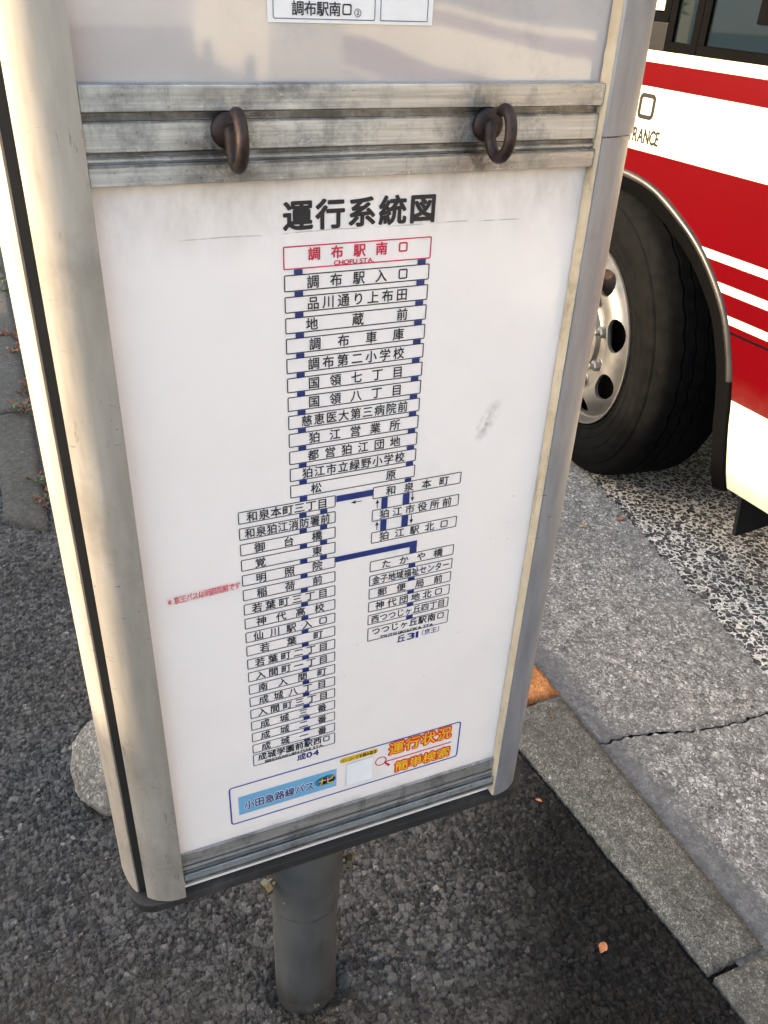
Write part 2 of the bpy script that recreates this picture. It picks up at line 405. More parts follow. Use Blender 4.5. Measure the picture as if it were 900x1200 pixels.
n1 = t.noise(14, 5, 0.6)
base = t.mix(t.ramp(n1, [(0.35, 0.0), (0.7, 1.0)]), (0.105, 0.103, 0.101), (0.165, 0.162, 0.158))
base = t.mix(t.ramp(t.noise(9, 7, 0.7), [(0.5, 0.0), (0.75, 0.55)]), base, (0.22, 0.18, 0.14))
MT['rim'] = t.set(base, t.ramp(n1, [(0.3, 0.34), (0.7, 0.5)]), 0.6)
MT['nut'] = metal('wheel_nut_steel', (0.16, 0.165, 0.165), (0.26, 0.265, 0.265), 0.35, 0.5, 0.8, (1, 1, 1), (0.08, 0.06, 0.05), 0.6, 60)
MT['seat'] = plain('seat_cloth', (0.10, 0.05, 0.045), 0.9)

# --- surroundings
t = NT('brick')
bk = t.n('TexBrick')
mp = t.n('Mapping'); t.link(t.pos, mp.inputs[0]); mp.inputs['Rotation'].default_value = (math.radians(90), 0, math.radians(90))
t.link(mp.outputs[0], bk.inputs['Vector'])
bk.inputs['Color1'].default_value = (0.20, 0.10, 0.07, 1); bk.inputs['Color2'].default_value = (0.26, 0.16, 0.12, 1); bk.inputs['Mortar'].default_value = (0.24, 0.22, 0.20, 1)
bk.inputs['Scale'].default_value = 3.2
MT['brick'] = t.set(bk.outputs[0], 0.85)
MT['shade_block'] = concrete('shade_wall_block', ((0.22, 0.21, 0.19), (0.32, 0.30, 0.27), (0.40, 0.38, 0.35)), 50)
MT['render_wall'] = concrete('pale_render', ((0.46, 0.46, 0.46), (0.54, 0.54, 0.54), (0.60, 0.60, 0.60)), 40)
MT['tile_roof'] = plain('roof_tile', (0.10, 0.10, 0.11), 0.6)
MT['leaf_green'] = plain('leaf_green', (0.055, 0.10, 0.022), 0.55)
MT['leaf_red'] = plain('leaf_red', (0.22, 0.055, 0.03), 0.55)
MT['leaf_orange'] = plain('leaf_orange', (0.42, 0.16, 0.06), 0.7)
MT['leaf_tan'] = plain('leaf_tan', (0.20, 0.15, 0.06), 0.7)
MT['stem'] = plain('stem', (0.12, 0.075, 0.035), 0.7)

# ------------------------------------------------------------------ mesh helpers
class MB:
    """verts/faces collector with material slots"""
    def __init__(s):
        s.v, s.f, s.mi, s.mats, s.sm = [], [], [], [], []
    def slot(s, key):
        if key not in s.mats:
            s.mats.append(key)
        return s.mats.index(key)
    def add(s, vs, fs, key, smooth=False):
        b = len(s.v)
        s.v += [tuple(p) for p in vs]
        i = s.slot(key)
        for f in fs:
            s.f.append(tuple(b + k for k in f)); s.mi.append(i); s.sm.append(smooth)
        return s
    def box(s, x0, x1, y0, y1, z0, z1, key):
        vs = [(x0, y0, z0), (x1, y0, z0), (x1, y1, z0), (x0, y1, z0), (x0, y0, z1), (x1, y0, z1), (x1, y1, z1), (x0, y1, z1)]
        return s.add(vs, [(0, 3, 2, 1), (4, 5, 6, 7), (0, 1, 5, 4), (1, 2, 6, 5), (2, 3, 7, 6), (3, 0, 4, 7)], key)
    def prism(s, poly, lift0, lift1, key, smooth=False):
        """poly: list of 2-D points; lift0/lift1 map them to 3-D ends"""
        n = len(poly)
        vs = [lift0(p) for p in poly] + [lift1(p) for p in poly]
        s.add(vs, [(i, (i + 1) % n, n + (i + 1) % n, n + i) for i in range(n)], key, smooth)
        s.add(vs[:n], [tuple(range(n))[::-1]], key)
        s.add(vs[n:], [tuple(range(n))], key)
        return s
    def lathe(s, prof, n, frame, key, wob=None, closed=False):
        """prof: (axial, radius); frame: function (axial, radius, angle) -> point"""
        vs = []
        for j, (ax, r) in enumerate(prof):
            for i in range(n):
                vs.append(frame(ax + (wob(j, i) if wob else 0), r, 2 * math.pi * i / n))
        fs = []
        m_ = len(prof)
        for j in range(m_ if closed else m_ - 1):
            jj = (j + 1) % m_
            for i in range(n):
                fs.append((j * n + i, j * n + (i + 1) % n, jj * n + (i + 1) % n, jj * n + i))
        return s.add(vs, fs, key, True)
    def tube(s, pts, rad, key, n=12, cap=True):
        pts = [Vector(p) for p in pts]
        rads = rad if isinstance(rad, (list, tuple)) else [rad] * len(pts)
        vs, up = [], None
        for i, p in enumerate(pts):
            d = (pts[min(i + 1, len(pts) - 1)] - pts[max(i - 1, 0)]).normalized()
            if up is None:
                up = d.orthogonal().normalized()
            up = (up - d * up.dot(d)).normalized()
            sd = d.cross(up)
            for k in range(n):
                a_ = 2 * math.pi * k / n
                vs.append(p + (up * math.cos(a_) + sd * math.sin(a_)) * rads[i])
        fs = [(i * n + k, i * n + (k + 1) % n, (i + 1) * n + (k + 1) % n, (i + 1) * n + k) for i in range(len(pts) - 1) for k in range(n)]
        s.add(vs, fs, key, True)
        if cap:
            s.add(vs[:n], [tuple(range(n))[::-1]], key)
            s.add(vs[-n:], [tuple(range(n))], key)
        return s
    def build(s, name, parent=None, origin=(0, 0, 0), fix=True, bevel=0.0):
        ox = Vector(origin)
        me = bpy.data.meshes.new(name)
        me.from_pydata([tuple(Vector(p) - ox) for p in s.v], [], s.f)
        for k in s.mats:
            me.materials.append(MT[k])
        me.polygons.foreach_set('material_index', s.mi)
        me.polygons.foreach_set('use_smooth', s.sm)
        if fix:
            bm = bmesh.new(); bm.from_mesh(me)
            bmesh.ops.remove_doubles(bm, verts=bm.verts, dist=1e-5)
            bmesh.ops.recalc_face_normals(bm, faces=bm.faces)
            if bevel > 0:
                eds = [e_ for e_ in bm.edges if len(e_.link_faces) == 2 and e_.calc_face_angle(0) > 0.5]
                bmesh.ops.bevel(bm, geom=eds, offset=bevel, segments=2, affect='EDGES', profile=0.7)
            bm.to_mesh(me); bm.free()
        me.update()
        o = bpy.data.objects.new(name, me)
        COL.objects.link(o)
        if parent is not None:
            o.parent = parent
        else:
            o.location = ox
        return o

def tag(o, label=None, cat=None, group=None, kind=None):
    if label: o['label'] = label
    if cat: o['category'] = cat
    if group: o['group'] = group
    if kind: o['kind'] = kind
    return o
def empty(name, loc=(0, 0, 0), rz=0.0):
    o = bpy.data.objects.new(name, None)
    o.empty_display_size = 0.2
    o.location = loc; o.rotation_euler = (0, 0, rz)
    COL.objects.link(o)
    return o

# --- lettering: outlines of the built-in font, cached per character
_gl = {}
def glyph(ch):
    k = ch
    if k not in _gl:
        cu = bpy.data.curves.new('glyph', 'FONT')
        cu.body = ch; cu.size = 1.0
        cu.resolution_u = 3
        ob = bpy.data.objects.new('glyph', cu)
        COL.objects.link(ob)
        bpy.context.view_layer.update()
        me = bpy.data.meshes.new_from_object(ob.evaluated_get(bpy.context.evaluated_depsgraph_get()))
        v = np.zeros(len(me.vertices) * 3); me.vertices.foreach_get('co', v)
        _gl[k] = (v.reshape(-1, 3)[:, :2].copy(), [tuple(p.vertices) for p in me.polygons])
        bpy.data.meshes.remove(me)
        bpy.data.objects.remove(ob); bpy.data.curves.remove(cu)
    return _gl[k]

def stamp(mb, u, f, place, bold, lift, key):
    """bold lettering: the outline stamped on a small ring, each print a hair in front of the last"""
    k = 1 if bold <= 0 else (6 if bold < 0.03 else 12)
    for j in range(k):
        off = np.array([math.cos(math.tau * j / k), math.sin(math.tau * j / k)]) * max(bold, 0)
        q = u + off
        pts = []
        for p in q:
            a_ = lift(*place(p))
            pts.append((a_[0] + DEPTH[0] * j, a_[1] + DEPTH[1] * j, a_[2]))
        mb.add(pts, f, key)
DEPTH = [0.0, -0.00002]

def put_char(mb, ch, cx, cz, w, h, lift, key, bold=0.0, cjk=True):
    if ch == '口':                          # drawn as a plain rounded frame, as in rounded gothic
        sw = (0.080 + 1.7 * bold) * w
        frame_rect(mb, cx - w * .37, cx + w * .37, cz - h * .38, cz + h * .36, sw, sw * 1.3, lift, key)
        return
    v, f = glyph(ch)
    if len(v) == 0:
        return
    u = v - np.array([0.5, 0.38])          # em square
    stamp(mb, u, f, lambda p: (cx + p[0] * w, cz + p[1] * h), bold, lift, key)

def row(mb, text, x0, x1, cz, w, h, lift, key, bold=0.0):
    """characters spread evenly, first centred on x0 and last on x1"""
    n = len(text)
    for i, ch in enumerate(text):
        put_char(mb, ch, x0 + (x1 - x0) * (i / (n - 1) if n > 1 else 0.5), cz, w, h, lift, key, bold)

def latin(mb, text, x0, x1, z0, h, lift, key, bold=0.0):
    """proportional latin text squeezed between x0 and x1; h = cap height"""
    adv, xs, cur = [], [], 0.0
    for ch in text:
        v, f = glyph(ch)
        wd = (v[:, 0].max() - v[:, 0].min()) if len(v) else 0.22
        xs.append(cur); adv.append(wd); cur += wd + 0.09
    tot = cur - 0.09
    k = (x1 - x0) / tot
    for ch, px_, wd in zip(text, xs, adv):
        v, f = glyph(ch)
        if len(v) == 0: continue
        lo = v[:, 0].min()
        stamp(mb, v, f, lambda p: (x0 + (px_ + p[0] - lo) * k, z0 + p[1] * h / 0.73), bold, lift, key)

def frame_rect(mb, x0, x1, z0, z1, w, r, lift, key, seg=4):
    def loop(x0, x1, z0, z1, r):
        out = []
        for cx, cz, a0 in ((x1 - r, z1 - r, 0), (x0 + r, z1 - r, 90), (x0 + r, z0 + r, 180), (x1 - r, z0 + r, 270)):
            for i in range(seg + 1):
                a_ = math.radians(a0 + 90 * i / seg)
                out.append((cx + r * math.cos(a_), cz + r * math.sin(a_)))
        return out
    A, B = loop(x0, x1, z0, z1, r), loop(x0 + w, x1 - w, z0 + w, z1 - w, max(r - w, r * 0.3))
    n = len(A)
    mb.add([lift(*p) for p in A + B], [(i, (i + 1) % n, n + (i + 1) % n, n + i) for i in range(n)], key)
def round_rect(mb, x0, x1, z0, z1, r, lift, key, seg=4):
    out = []
    for cx, cz, a0 in ((x1 - r, z1 - r, 0), (x0 + r, z1 - r, 90), (x0 + r, z0 + r, 180), (x1 - r, z0 + r, 270)):
        for i in range(seg + 1):
            a_ = math.radians(a0 + 90 * i / seg)
            out.append((cx + r * math.cos(a_), cz + r * math.sin(a_)))
    mb.add([lift(*p) for p in out], [tuple(range(len(out)))], key)
def rect(mb, x0, x1, z0, z1, lift, key):
    mb.add([lift(x0, z0), lift(x1, z0), lift(x1, z1), lift(x0, z1)], [(0, 1, 2, 3)], key)

# ================================================================== SETTING
def sheet(name, poly, zf, key, kind='structure'):
    mb = MB()
    mb.add([(x, y, zf(x, y) if callable(zf) else zf) for x, y in poly], [tuple(range(len(poly)))], key)
    return tag(mb.build(name), kind=kind)
sheet('ground', [(-600, -600), (600, -600), (600, 600), (-600, 600)], -0.16, 'walk_far')

KI = lambda y: np.clip(0.829 + (1.049 - y) * 0.081, 0.80, 0.89)          # kerb inner edge (x at y)
KO = lambda y: 0.991                                # kerb outer edge
GO = lambda y: 1.53 + (y - 1.04) * 0.148            # gutter / carriageway edge

# footway: a fine relief close to the camera, plain sheets around it
def worley(P, cell, seed):
    r = np.random.default_rng(seed)
    N = 512
    jx, jy, tone, hgt = (r.random((N, N)) for _ in range(4))
    ci = np.floor(P / cell).astype(int)
    best = np.full(len(P), 9.0); sec = np.full(len(P), 9.0)
    tn = np.zeros(len(P)); hh = np.zeros(len(P)); tl = np.zeros(len(P))
    tx, ty = r.random((N, N)) - .5, r.random((N, N)) - .5
    for dx in (-1, 0, 1):
        for dy in (-1, 0, 1):
            c = ci + [dx, dy]
            a_, b_ = c[:, 0] % N, c[:, 1] % N
            q = (c + 0.15 + 0.7 * np.stack([jx[a_, b_], jy[a_, b_]], 1)) * cell
            d = np.hypot(P[:, 0] - q[:, 0], P[:, 1] - q[:, 1]) / cell
            m_ = d < best
            sec = np.where(m_, best, np.minimum(sec, d))
            tn = np.where(m_, tone[a_, b_], tn); hh = np.where(m_, hgt[a_, b_], hh)
            tl = np.where(m_, ((P[:, 0] - q[:, 0]) * tx[a_, b_] + (P[:, 1] - q[:, 1]) * ty[a_, b_]) / cell, tl)
            best = np.where(m_, d, best)
    return best, sec, tn, hh, tl
def vnoise(P, cell, seed):
    r = np.random.default_rng(seed); N = 256; T = r.random((N, N))
    q = P / cell; i = np.floor(q).astype(int); f = q - i; f = f * f * (3 - 2 * f)
    g = lambda a_, b_: T[(i[:, 0] + a_) % N, (i[:, 1] + b_) % N]
    return (g(0, 0) * (1 - f[:, 0]) + g(1, 0) * f[:, 0]) * (1 - f[:, 1]) + (g(0, 1) * (1 - f[:, 0]) + g(1, 1) * f[:, 0]) * f[:, 1]

X0, X1, Y0, Y1, ST = -0.62, 0.93, 0.22, 2.55, 0.0018
nx, ny = int((X1 - X0) / ST) + 1, int((Y1 - Y0) / ST) + 1
gx, gy = np.meshgrid(np.linspace(X0, X1, nx), np.linspace(Y0, Y1, ny))
P = np.stack([gx.ravel(), gy.ravel()], 1)
wob = P + 0.004 * np.stack([vnoise(P, 0.012, 5) - .5, vnoise(P, 0.012, 6) - .5], 1)
d1, s1, tn1, h1, t1 = worley(wob, 0.0088, 1)
d2, s2, tn2, h2, t2 = worley(wob, 0.0050, 2)
e1 = np.clip((s1 - d1) / 0.28, 0, 1); e2 = np.clip((s2 - d2) / 0.30, 0, 1)
low = vnoise(P, 0.11, 3); low2 = vnoise(P, 0.35, 4)
big_ok = (h1 > 0.30 + 0.35 * (low - .5))
d3, s3, tn3, h3, t3 = worley(wob, 0.0135, 21)
e3 = np.clip((s3 - d3) / 0.24, 0, 1)
huge = (h3 > 0.66 + 0.7 * (low - .5))
huge_h = np.where(huge, 0.0006 + 0.0056 * e3 ** 0.6 * (0.5 + 0.5 * h3) * (1 + 1.8 * t3), 0.0)
stone_h = np.where(big_ok, 0.0008 + 0.0046 * e1 ** 0.6 * (0.35 + 0.9 * h1) * (1 + 1.6 * t1), 0.0)
small_h = 0.0034 * e2 ** 0.7 * (0.2 + h2) * (1 + 1.4 * t2)
Z = np.maximum(np.maximum(stone_h, small_h), huge_h) + 0.004 * (low - .5) + 0.006 * (low2 - .5) - 0.008
tone = np.where(stone_h > small_h, tn1, tn2 * 0.8)
hm = (huge_h > stone_h) & (huge_h > small_h)
tone = np.where(hm, tn3, tone)
fines = 1 - np.where(hm, np.clip(e3 * 1.8, 0, 1), np.where(stone_h > small_h, np.clip(e1 * 1.6, 0, 1), np.clip(e2 * 0.9, 0, 0.8)))
rp = np.hypot(P[:, 0] - 0.236, P[:, 1] - 0.74)
Z -= 0.012 * np.clip(1 - (rp - 0.05) / 0.02, 0, 1)
# feathered edge at the kerb
de = KI(P[:, 1]) + 0.008 * (vnoise(P, 0.06, 9) - .5) - P[:, 0]
Z -= 0.012 * np.clip(1 - (de - 0.002) / 0.011, 0, 1) + 0.006 * np.clip(1 - de / 0.09, 0, 1)
me = bpy.data.meshes.new('footway')
idx = np.arange(nx * ny).reshape(ny, nx)
quads = np.stack([idx[:-1, :-1], idx[:-1, 1:], idx[1:, 1:], idx[1:, :-1]], -1).reshape(-1, 4)
me.vertices.add(nx * ny); me.vertices.foreach_set('co', np.column_stack([P, Z]).ravel())
me.loops.add(len(quads) * 4); me.loops.foreach_set('vertex_index', quads.ravel().astype(np.int32))
me.polygons.add(len(quads)); me.polygons.foreach_set('loop_start', np.arange(0, len(quads) * 4, 4, dtype=np.int32))
me.polygons.foreach_set('use_smooth', np.ones(len(quads), dtype=bool))
me.update(); me.validate()
for nm, arr in (('stone_tone', tone), ('fines', fines)):
    at = me.attributes.new(nm, 'FLOAT', 'POINT'); at.data.foreach_set('value', arr.astype(np.float32))
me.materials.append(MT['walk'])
fo = bpy.data.objects.new('footway', me); COL.objects.link(fo); tag(fo, kind='structure')
mb = MB()
ZF = -0.007
mb.add([(-6, -12, ZF), (X0, -12, ZF), (X0, 40, ZF), (-6, 40, ZF)], [(0, 1, 2, 3)], 'walk_far')
mb.add([(X0, -12, ZF), (0.95, -12, ZF), (0.95, Y0, ZF), (X0, Y0, ZF)], [(0, 1, 2, 3)], 'walk_far')
mb.add([(X0, Y1, ZF), (0.806, Y1, ZF), (0.806, 40, ZF), (X0, 40, ZF)], [(0, 1, 2, 3)], 'walk_far')
tag(mb.build('footway_surround'), kind='structure')

# carriageway and gutter
tag(MB().add([(GO(-12) - 0.02, -12, -0.043), (9.5, -12, -0.043), (9.5, 40, -0.043), (GO(40) - 0.02, 40, -0.043)], [(0, 1, 2, 3)], 'road').build('road'), kind='structure')
mb = MB()
def jag(y0, y1, f, n, amp, sd):
    r = random.Random(sd)
    return [(f(y0 + (y1 - y0) * i / n) + r.uniform(-amp, amp), y0 + (y1 - y0) * i / n) for i in range(n + 1)]
crack = []
r_ = random.Random(3)
for i in range(61):
    u = i / 60
    xx = 0.96 + u * (1.60 - 0.96)
    crack.append((xx, 1.005 - 0.062 * u + 0.010 * math.sin(u * 9) + r_.uniform(-.0045, .0045)))
def gz(x, y): return -0.012 - 0.027 * max(0, min(1, (x - 0.99) / 0.55))
r_ = random.Random(5)
def gslab(mb, ys, off, sgn):
    NU = 120
    vs = []
    for j, yy in enumerate(ys):
        gx_ = GO(1.0 + yy) + r_.gauss(0, 0.004) + 0.004 * math.sin(yy * 37)
        for i in range(NU + 1):
            x = 0.93 + (gx_ - 0.93) * i / NU
            cy = float(np.interp(x, [c[0] for c in crack], [c[1] for c in crack]))
            w_ = off * (0.35 + 1.3 * random.Random(i // 2).random() ** 1.5)
            y = cy + w_ + yy if j else cy + w_
            vs.append((x, y, gz(x, y) - (0.004 if j == 0 else 0)))
    n = NU + 1
    mb.add(vs, [(j * n + i, j * n + i + 1, (j + 1) * n + i + 1, (j + 1) * n + i) for j in range(len(ys) - 1) for i in range(NU)], 'gutter', True)
gslab(mb, [0, .004] + list(np.arange(.012, 3, .012)) + list(np.arange(3, 40, 1.0)), 0.0026, 1)
gslab(mb, [0, -.004] + list(-np.arange(.012, 1.2, .012)) + list(-np.arange(1.2, 13, 1.0)), -0.0026, -1)
tag(mb.build('gutter', fix=True), kind='structure')
tag(MB().add([(0.9, -12, -0.052), (GO(-12) + .05, -12, -0.052), (GO(40) + .05, 40, -0.052), (0.9, 40, -0.052)], [(0, 1, 2, 3)], 'joint').build('gutter_bed'), kind='structure')

# kerb stones (0.6 m each), the one behind the sign painted orange
def rough_block(poly, z0, z1, key, name, amp, sd, step=0.02, bevel=0.006):
    """a block with a finely divided, slightly uneven top and rounded edges"""
    r = np.random.default_rng(sd)
    (xa, ya), (xb, yb), (xc, yc), (xd, yd) = poly     # near-left, near-right, far-right, far-left
    nu = max(2, int(math.hypot(xb - xa, yb - ya) / step)); nv = max(2, int(math.hypot(xd - xa, yd - ya) / step))
    vs, fs = [], []
    for j in range(nv + 1):
        for i in range(nu + 1):
            u, v = i / nu, j / nv
            x = (xa * (1 - u) + xb * u) * (1 - v) + (xd * (1 - u) + xc * u) * v
            y = (ya * (1 - u) + yb * u) * (1 - v) + (yd * (1 - u) + yc * u) * v
            ed = min(i, nu - i, j, nv - j)
            zz = z1 + amp * (r.random() - .5) - (0.006 if ed == 0 else 0)
            if ed == 0:
                x += amp * 2.6 * (r.random() - .5) ** 3 * 4; y += amp * 2.6 * (r.random() - .5) ** 3 * 4
            vs.append((x, y, zz))
    for j in range(nv):
        for i in range(nu):
            k = j * (nu + 1) + i
            fs.append((k, k + 1, k + nu + 2, k + nu + 1))
    ring = [i for i in range(nu + 1)] + [j * (nu + 1) + nu for j in range(1, nv + 1)] + [nv * (nu + 1) + i for i in range(nu - 1, -1, -1)] + [j * (nu + 1) for j in range(nv - 1, 0, -1)]
    b = len(vs)
    vs += [(vs[k][0], vs[k][1], z0) for k in ring]
    n = len(ring)
    fs += [(ring[(i + 1) % n], ring[i], b + i, b + (i + 1) % n) for i in range(n)]
    fs.append(tuple(b + i for i in range(n))[::-1])
    mb = MB(); mb.add(vs, fs, key, True)
    cx = (xa + xb + xc + xd) / 4; cy = (ya + yb + yc + yd) / 4
    return mb.build(name, origin=(cx, cy, z0))
kl = [0.503 + 0.655 * i for i in range(-3, 26)]
lab = {0: ('grey concrete kerb stone running from the dark joint up to the orange stone', None),
       -1: ('grey concrete kerb stone cut off by the lower right corner of the photo', None)}
for i, y0 in enumerate(kl[:-1]):
    k = i - 3
    y1 = kl[i + 1] - 0.006
    org = (k == 1)
    o = rough_block([(float(KI(y0)), y0 + 0.006), (KO(y0), y0 + 0.006), (KO(y1), y1), (float(KI(y1)), y1)], -0.13, 0.002, 'kerb_orange' if org else 'kerb', 'kerb_stone', 0.0018, 40 + i, 0.012)
    if org:
        tag(o, 'orange painted kerb stone beside the right post of the bus stop sign', 'kerb stone', 'kerb stones along the gutter')
    elif k in lab:
        tag(o, lab[k][0], 'kerb stone', 'kerb stones along the gutter')
    else:
        tag(o, 'grey concrete kerb stone further along the gutter, past the orange one or behind the camera', 'kerb stone', 'kerb stones along the gutter')

# edging stones on the far left
el = [2.262, 3.035, 3.81, 4.59, 5.36]
names = ['grey edging slab nearest the camera, its near end meeting the dark asphalt', 'grey edging slab second from the near end, weeds in its joint',
         'grey edging slab third from the near end at the left border', 'grey edging slab farthest up the left border of the photo']
for i in range(4):
    ya = el[i] + 0.006; yb = el[i + 1] - 0.006
    sk_ = 0.05 if i == 0 else 0.0
    o = rough_block([(-0.152, ya + sk_), (-0.034, ya - 0.04 * (i == 0)), (-0.036, yb), (-0.148, yb)], -0.08, 0.012, 'edging', 'edging_slab', 0.0035, 70 + i, 0.02)
    tag(o, names[i], 'paving slab', 'edging slabs along the left')

# pale stone lying behind the sign's left post
bm = bmesh.new()
bmesh.ops.create_icosphere(bm, subdivisions=5, radius=1.0)
r_ = np.random.default_rng(8)
offs = r_.random((6, 3)) * 2 - 1
for v in bm.verts:
    d = v.co.normalized()
    k = 1.0
    for q in offs:
        dd = d.dot(Vector(q).normalized())
        k = min(k, 0.84 / max(dd, 0.001)) if dd > 0.84 else k
    k += 0.03 * math.sin(d.x * 7 + 3 * d.z) * math.sin(d.y * 6 - d.z * 4) + 0.022 * math.sin(d.x * 11 + 2 * d.y) * math.sin(d.y * 9 + d.z * 7) + 0.012 * math.sin(d.z * 23 + d.x * 17) + r_.normal() * 0.009
    v.co = Vector((d.x * 0.112, d.y * 0.13, d.z * 0.088)) * k
for f in bm.faces: f.smooth = True
me = bpy.data.meshes.new('stone'); bm.to_mesh(me); bm.free(); me.materials.append(MT['stone'])
o = bpy.data.objects.new('stone', me); COL.objects.link(o); o.location = (0.044, 1.285, 0.026)
tag(o, 'rounded pale speckled stone lying on the asphalt behind the left post', 'stone')

# ================================================================== BUS STOP SIGN
SX, SY = ORG[0], ORG[1]
sign = empty('bus_stop_sign', ORG)
tag(sign, 'weathered aluminium bus stop sign with a white route map panel on a grey pole', 'bus stop sign')
YP = 0.644                      # front of the lower panel
def part(mb, name, parent=sign, grow=True, **kw):
    if grow:
        mb.v = [(p[0] * KS, p[1] * KS, CAM_H + (p[2] - CAM_H) * KS) for p in mb.v]
    o = mb.build(name, None, ORG, **kw)
    o.location = (0, 0, 0); o.parent = parent
    return o

TOP = 1.98
mb = MB(); mb.box(0.050, 0.475, YP, YP + 0.006, 0.478, 1.31, 'panel')
panel = part(mb, 'route_panel')
mb = MB(); mb.box(0.050, 0.475, YP + 0.001, YP + 0.007, 1.312, TOP, 'upper_panel')
upanel = part(mb, 'upper_panel')
mb = MB(); mb.box(0.050, 0.475, 0.750, 0.755, 0.4785, TOP, 'upper_panel')
part(mb, 'back_panel')

# posts: curved extrusions; profile in plan (x, y)
def post(profile, z0, z1, key, name, wall=0.0022):
    n = len(profile)
    nor = []
    for i in range(n):
        p, q = profile[max(i - 1, 0)], profile[min(i + 1, n - 1)]
        d = Vector((q[0] - p[0], q[1] - p[1])).normalized()
        nor.append((d.y, -d.x))
    poly = list(profile) + [(profile[i][0] + nor[i][0] * wall * post.side, profile[i][1] + nor[i][1] * wall * post.side) for i in range(n - 1, -1, -1)]
    mb = MB()
    mb.prism(poly, lambda p: (p[0], p[1], z0), lambda p: (p[0], p[1], z1), key, False)
    o = part(mb, name)
    for p in o.data.polygons:
        p.use_smooth = abs(p.normal.z) < 0.5
    o.data.set_sharp_from_angle(angle=math.radians(40)) if hasattr(o.data, 'set_sharp_from_angle') else None
    return o
def arc(pa, pb, c, n=14):
    """quadratic curve from pa to pb with control c"""
    return [((1 - u) ** 2 * pa[0] + 2 * u * (1 - u) * c[0] + u * u * pb[0], (1 - u) ** 2 * pa[1] + 2 * u * (1 - u) * c[1] + u * u * pb[1]) for u in [i / n for i in range(n + 1)]]
PB = 0.478
post.side = 1
frontL = [(0.0585, YP - 0.0005)] + arc((0.0575, 0.6315), (0.0157, 0.6475), (0.0320, 0.6300)) + [(0.0172, 0.6500), (0.022, 0.6505)]
post(frontL, PB, TOP, 'alu_post', 'front_left_post')
backL = arc((0.0066, 0.6575), (-0.0054, 0.6960), (-0.0015, 0.667), 10) + arc((-0.0055, 0.6990), (0.0575, 0.7690), (-0.004, 0.767), 12)
post(backL, PB, TOP, 'alu_post', 'back_left_post')
mb = MB(); mb.box(0.0072, 0.030, 0.6590, 0.668, PB + .001, TOP, 'groove'); part(mb, 'left_channel')
post.side = -1
frontR = [(0.4640, YP - 0.0005), (0.4648, 0.6325)] + arc((0.4660, 0.6312), (0.5052, 0.6480), (0.4940, 0.6315), 16) + [(0.5035, 0.6505), (0.499, 0.651)]
post(frontR, PB, 1.290, 'alu_post_dull', 'front_right_post')
frontRu = [(0.4640, YP - 0.0005), (0.4648, 0.6312)] + arc((0.4660, 0.6298), (0.5080, 0.6480), (0.4965, 0.6300), 16) + [(0.5060, 0.6505), (0.501, 0.651)]
post(frontRu, 1.2912, TOP, 'alu_post_dull', 'front_right_post_upper')
backR = [(0.497, 0.6570)] + arc((0.4990, 0.6572), (0.5230, 0.7000), (0.511, 0.664), 10) + arc((0.5232, 0.7280), (0.4660, 0.7690), (0.524, 0.767), 12)
post(backR, PB, TOP, 'alu_post_dull', 'back_right_post')
mb = MB(); mb.box(0.488, 0.499, 0.6525, 0.656, PB + .001, TOP, 'groove'); part(mb, 'right_channel')

# rails: stepped extrusions along X; profile (protrusion, z)
def rail(prof, x0, x1, key, name):
    prof = [(o_, CAM_H - (CAM_H - z_) * (YP - o_) / YP) for o_, z_ in prof]
    poly = [(YP - 0.0006, prof[0][1])] + [(YP - o_, z_) for o_, z_ in prof] + [(YP - 0.0006, prof[-1][1])]
    mb = MB()
    mb.prism(poly, lambda p: (x0, p[0], p[1]), lambda p: (x1, p[0], p[1]), key)
    o = part(mb, name, bevel=0.0005)
    return o
rail([(0.007, 1.3300), (0.010, 1.3290), (0.010, 1.3130), (0.003, 1.3125), (0.003, 1.3078), (0.007, 1.3072), (0.0075, 1.2878), (0.0035, 1.2874), (0.0035, 1.2850), (0.0065, 1.2846), (0.0065, 1.2815), (0.004, 1.2812), (0.004, 1.2805), (0.0095, 1.2795), (0.0095, 1.2655)], 0.0580, 0.4618, 'alu_rail', 'upper_rail')
rail([(0.0035, 0.5365), (0.005, 0.5355), (0.005, 0.5175), (0.003, 0.5172), (0.003, 0.5155), (0.006, 0.5150), (0.006, 0.5045), (0.003, 0.5040), (0.003, 0.5012)], 0.0585, 0.4618, 'alu_rail_dark', 'lower_rail')
rail([(0.0035, 0.5010), (0.010, 0.5000), (0.011, 0.4985), (0.011, 0.4820)], 0.0585, 0.4618, 'alu_rail', 'lower_rail_lip')

# tan strip along the inner edge of the right post
mb = MB()
r_ = random.Random(12)
zz = np.arange(0.4795, TOP, 0.006)
ed = [(0.6434 - abs(r_.gauss(0, 0.0004)) - 0.0008 * (r_.random() < .08), 0.4620 + r_.uniform(-.0003, .0003)) for _ in zz]
vs = []
for z_, (y_, x_) in zip(zz, ed):
    vs += [(x_ + 0.0006, y_, z_), (x_ + 0.0008, 0.6322, z_), (0.4646, 0.6316, z_)]
mb.add(vs, [(i * 3 + k, i * 3 + k + 1, i * 3 + k + 4, i * 3 + k + 3) for i in range(len(zz) - 1) for k in range(2)], 'tan_strip', True)
mb.v = [(p[0] - 0.0, p[1], p[2]) for p in mb.v]
part(mb, 'tan_edge_strip')

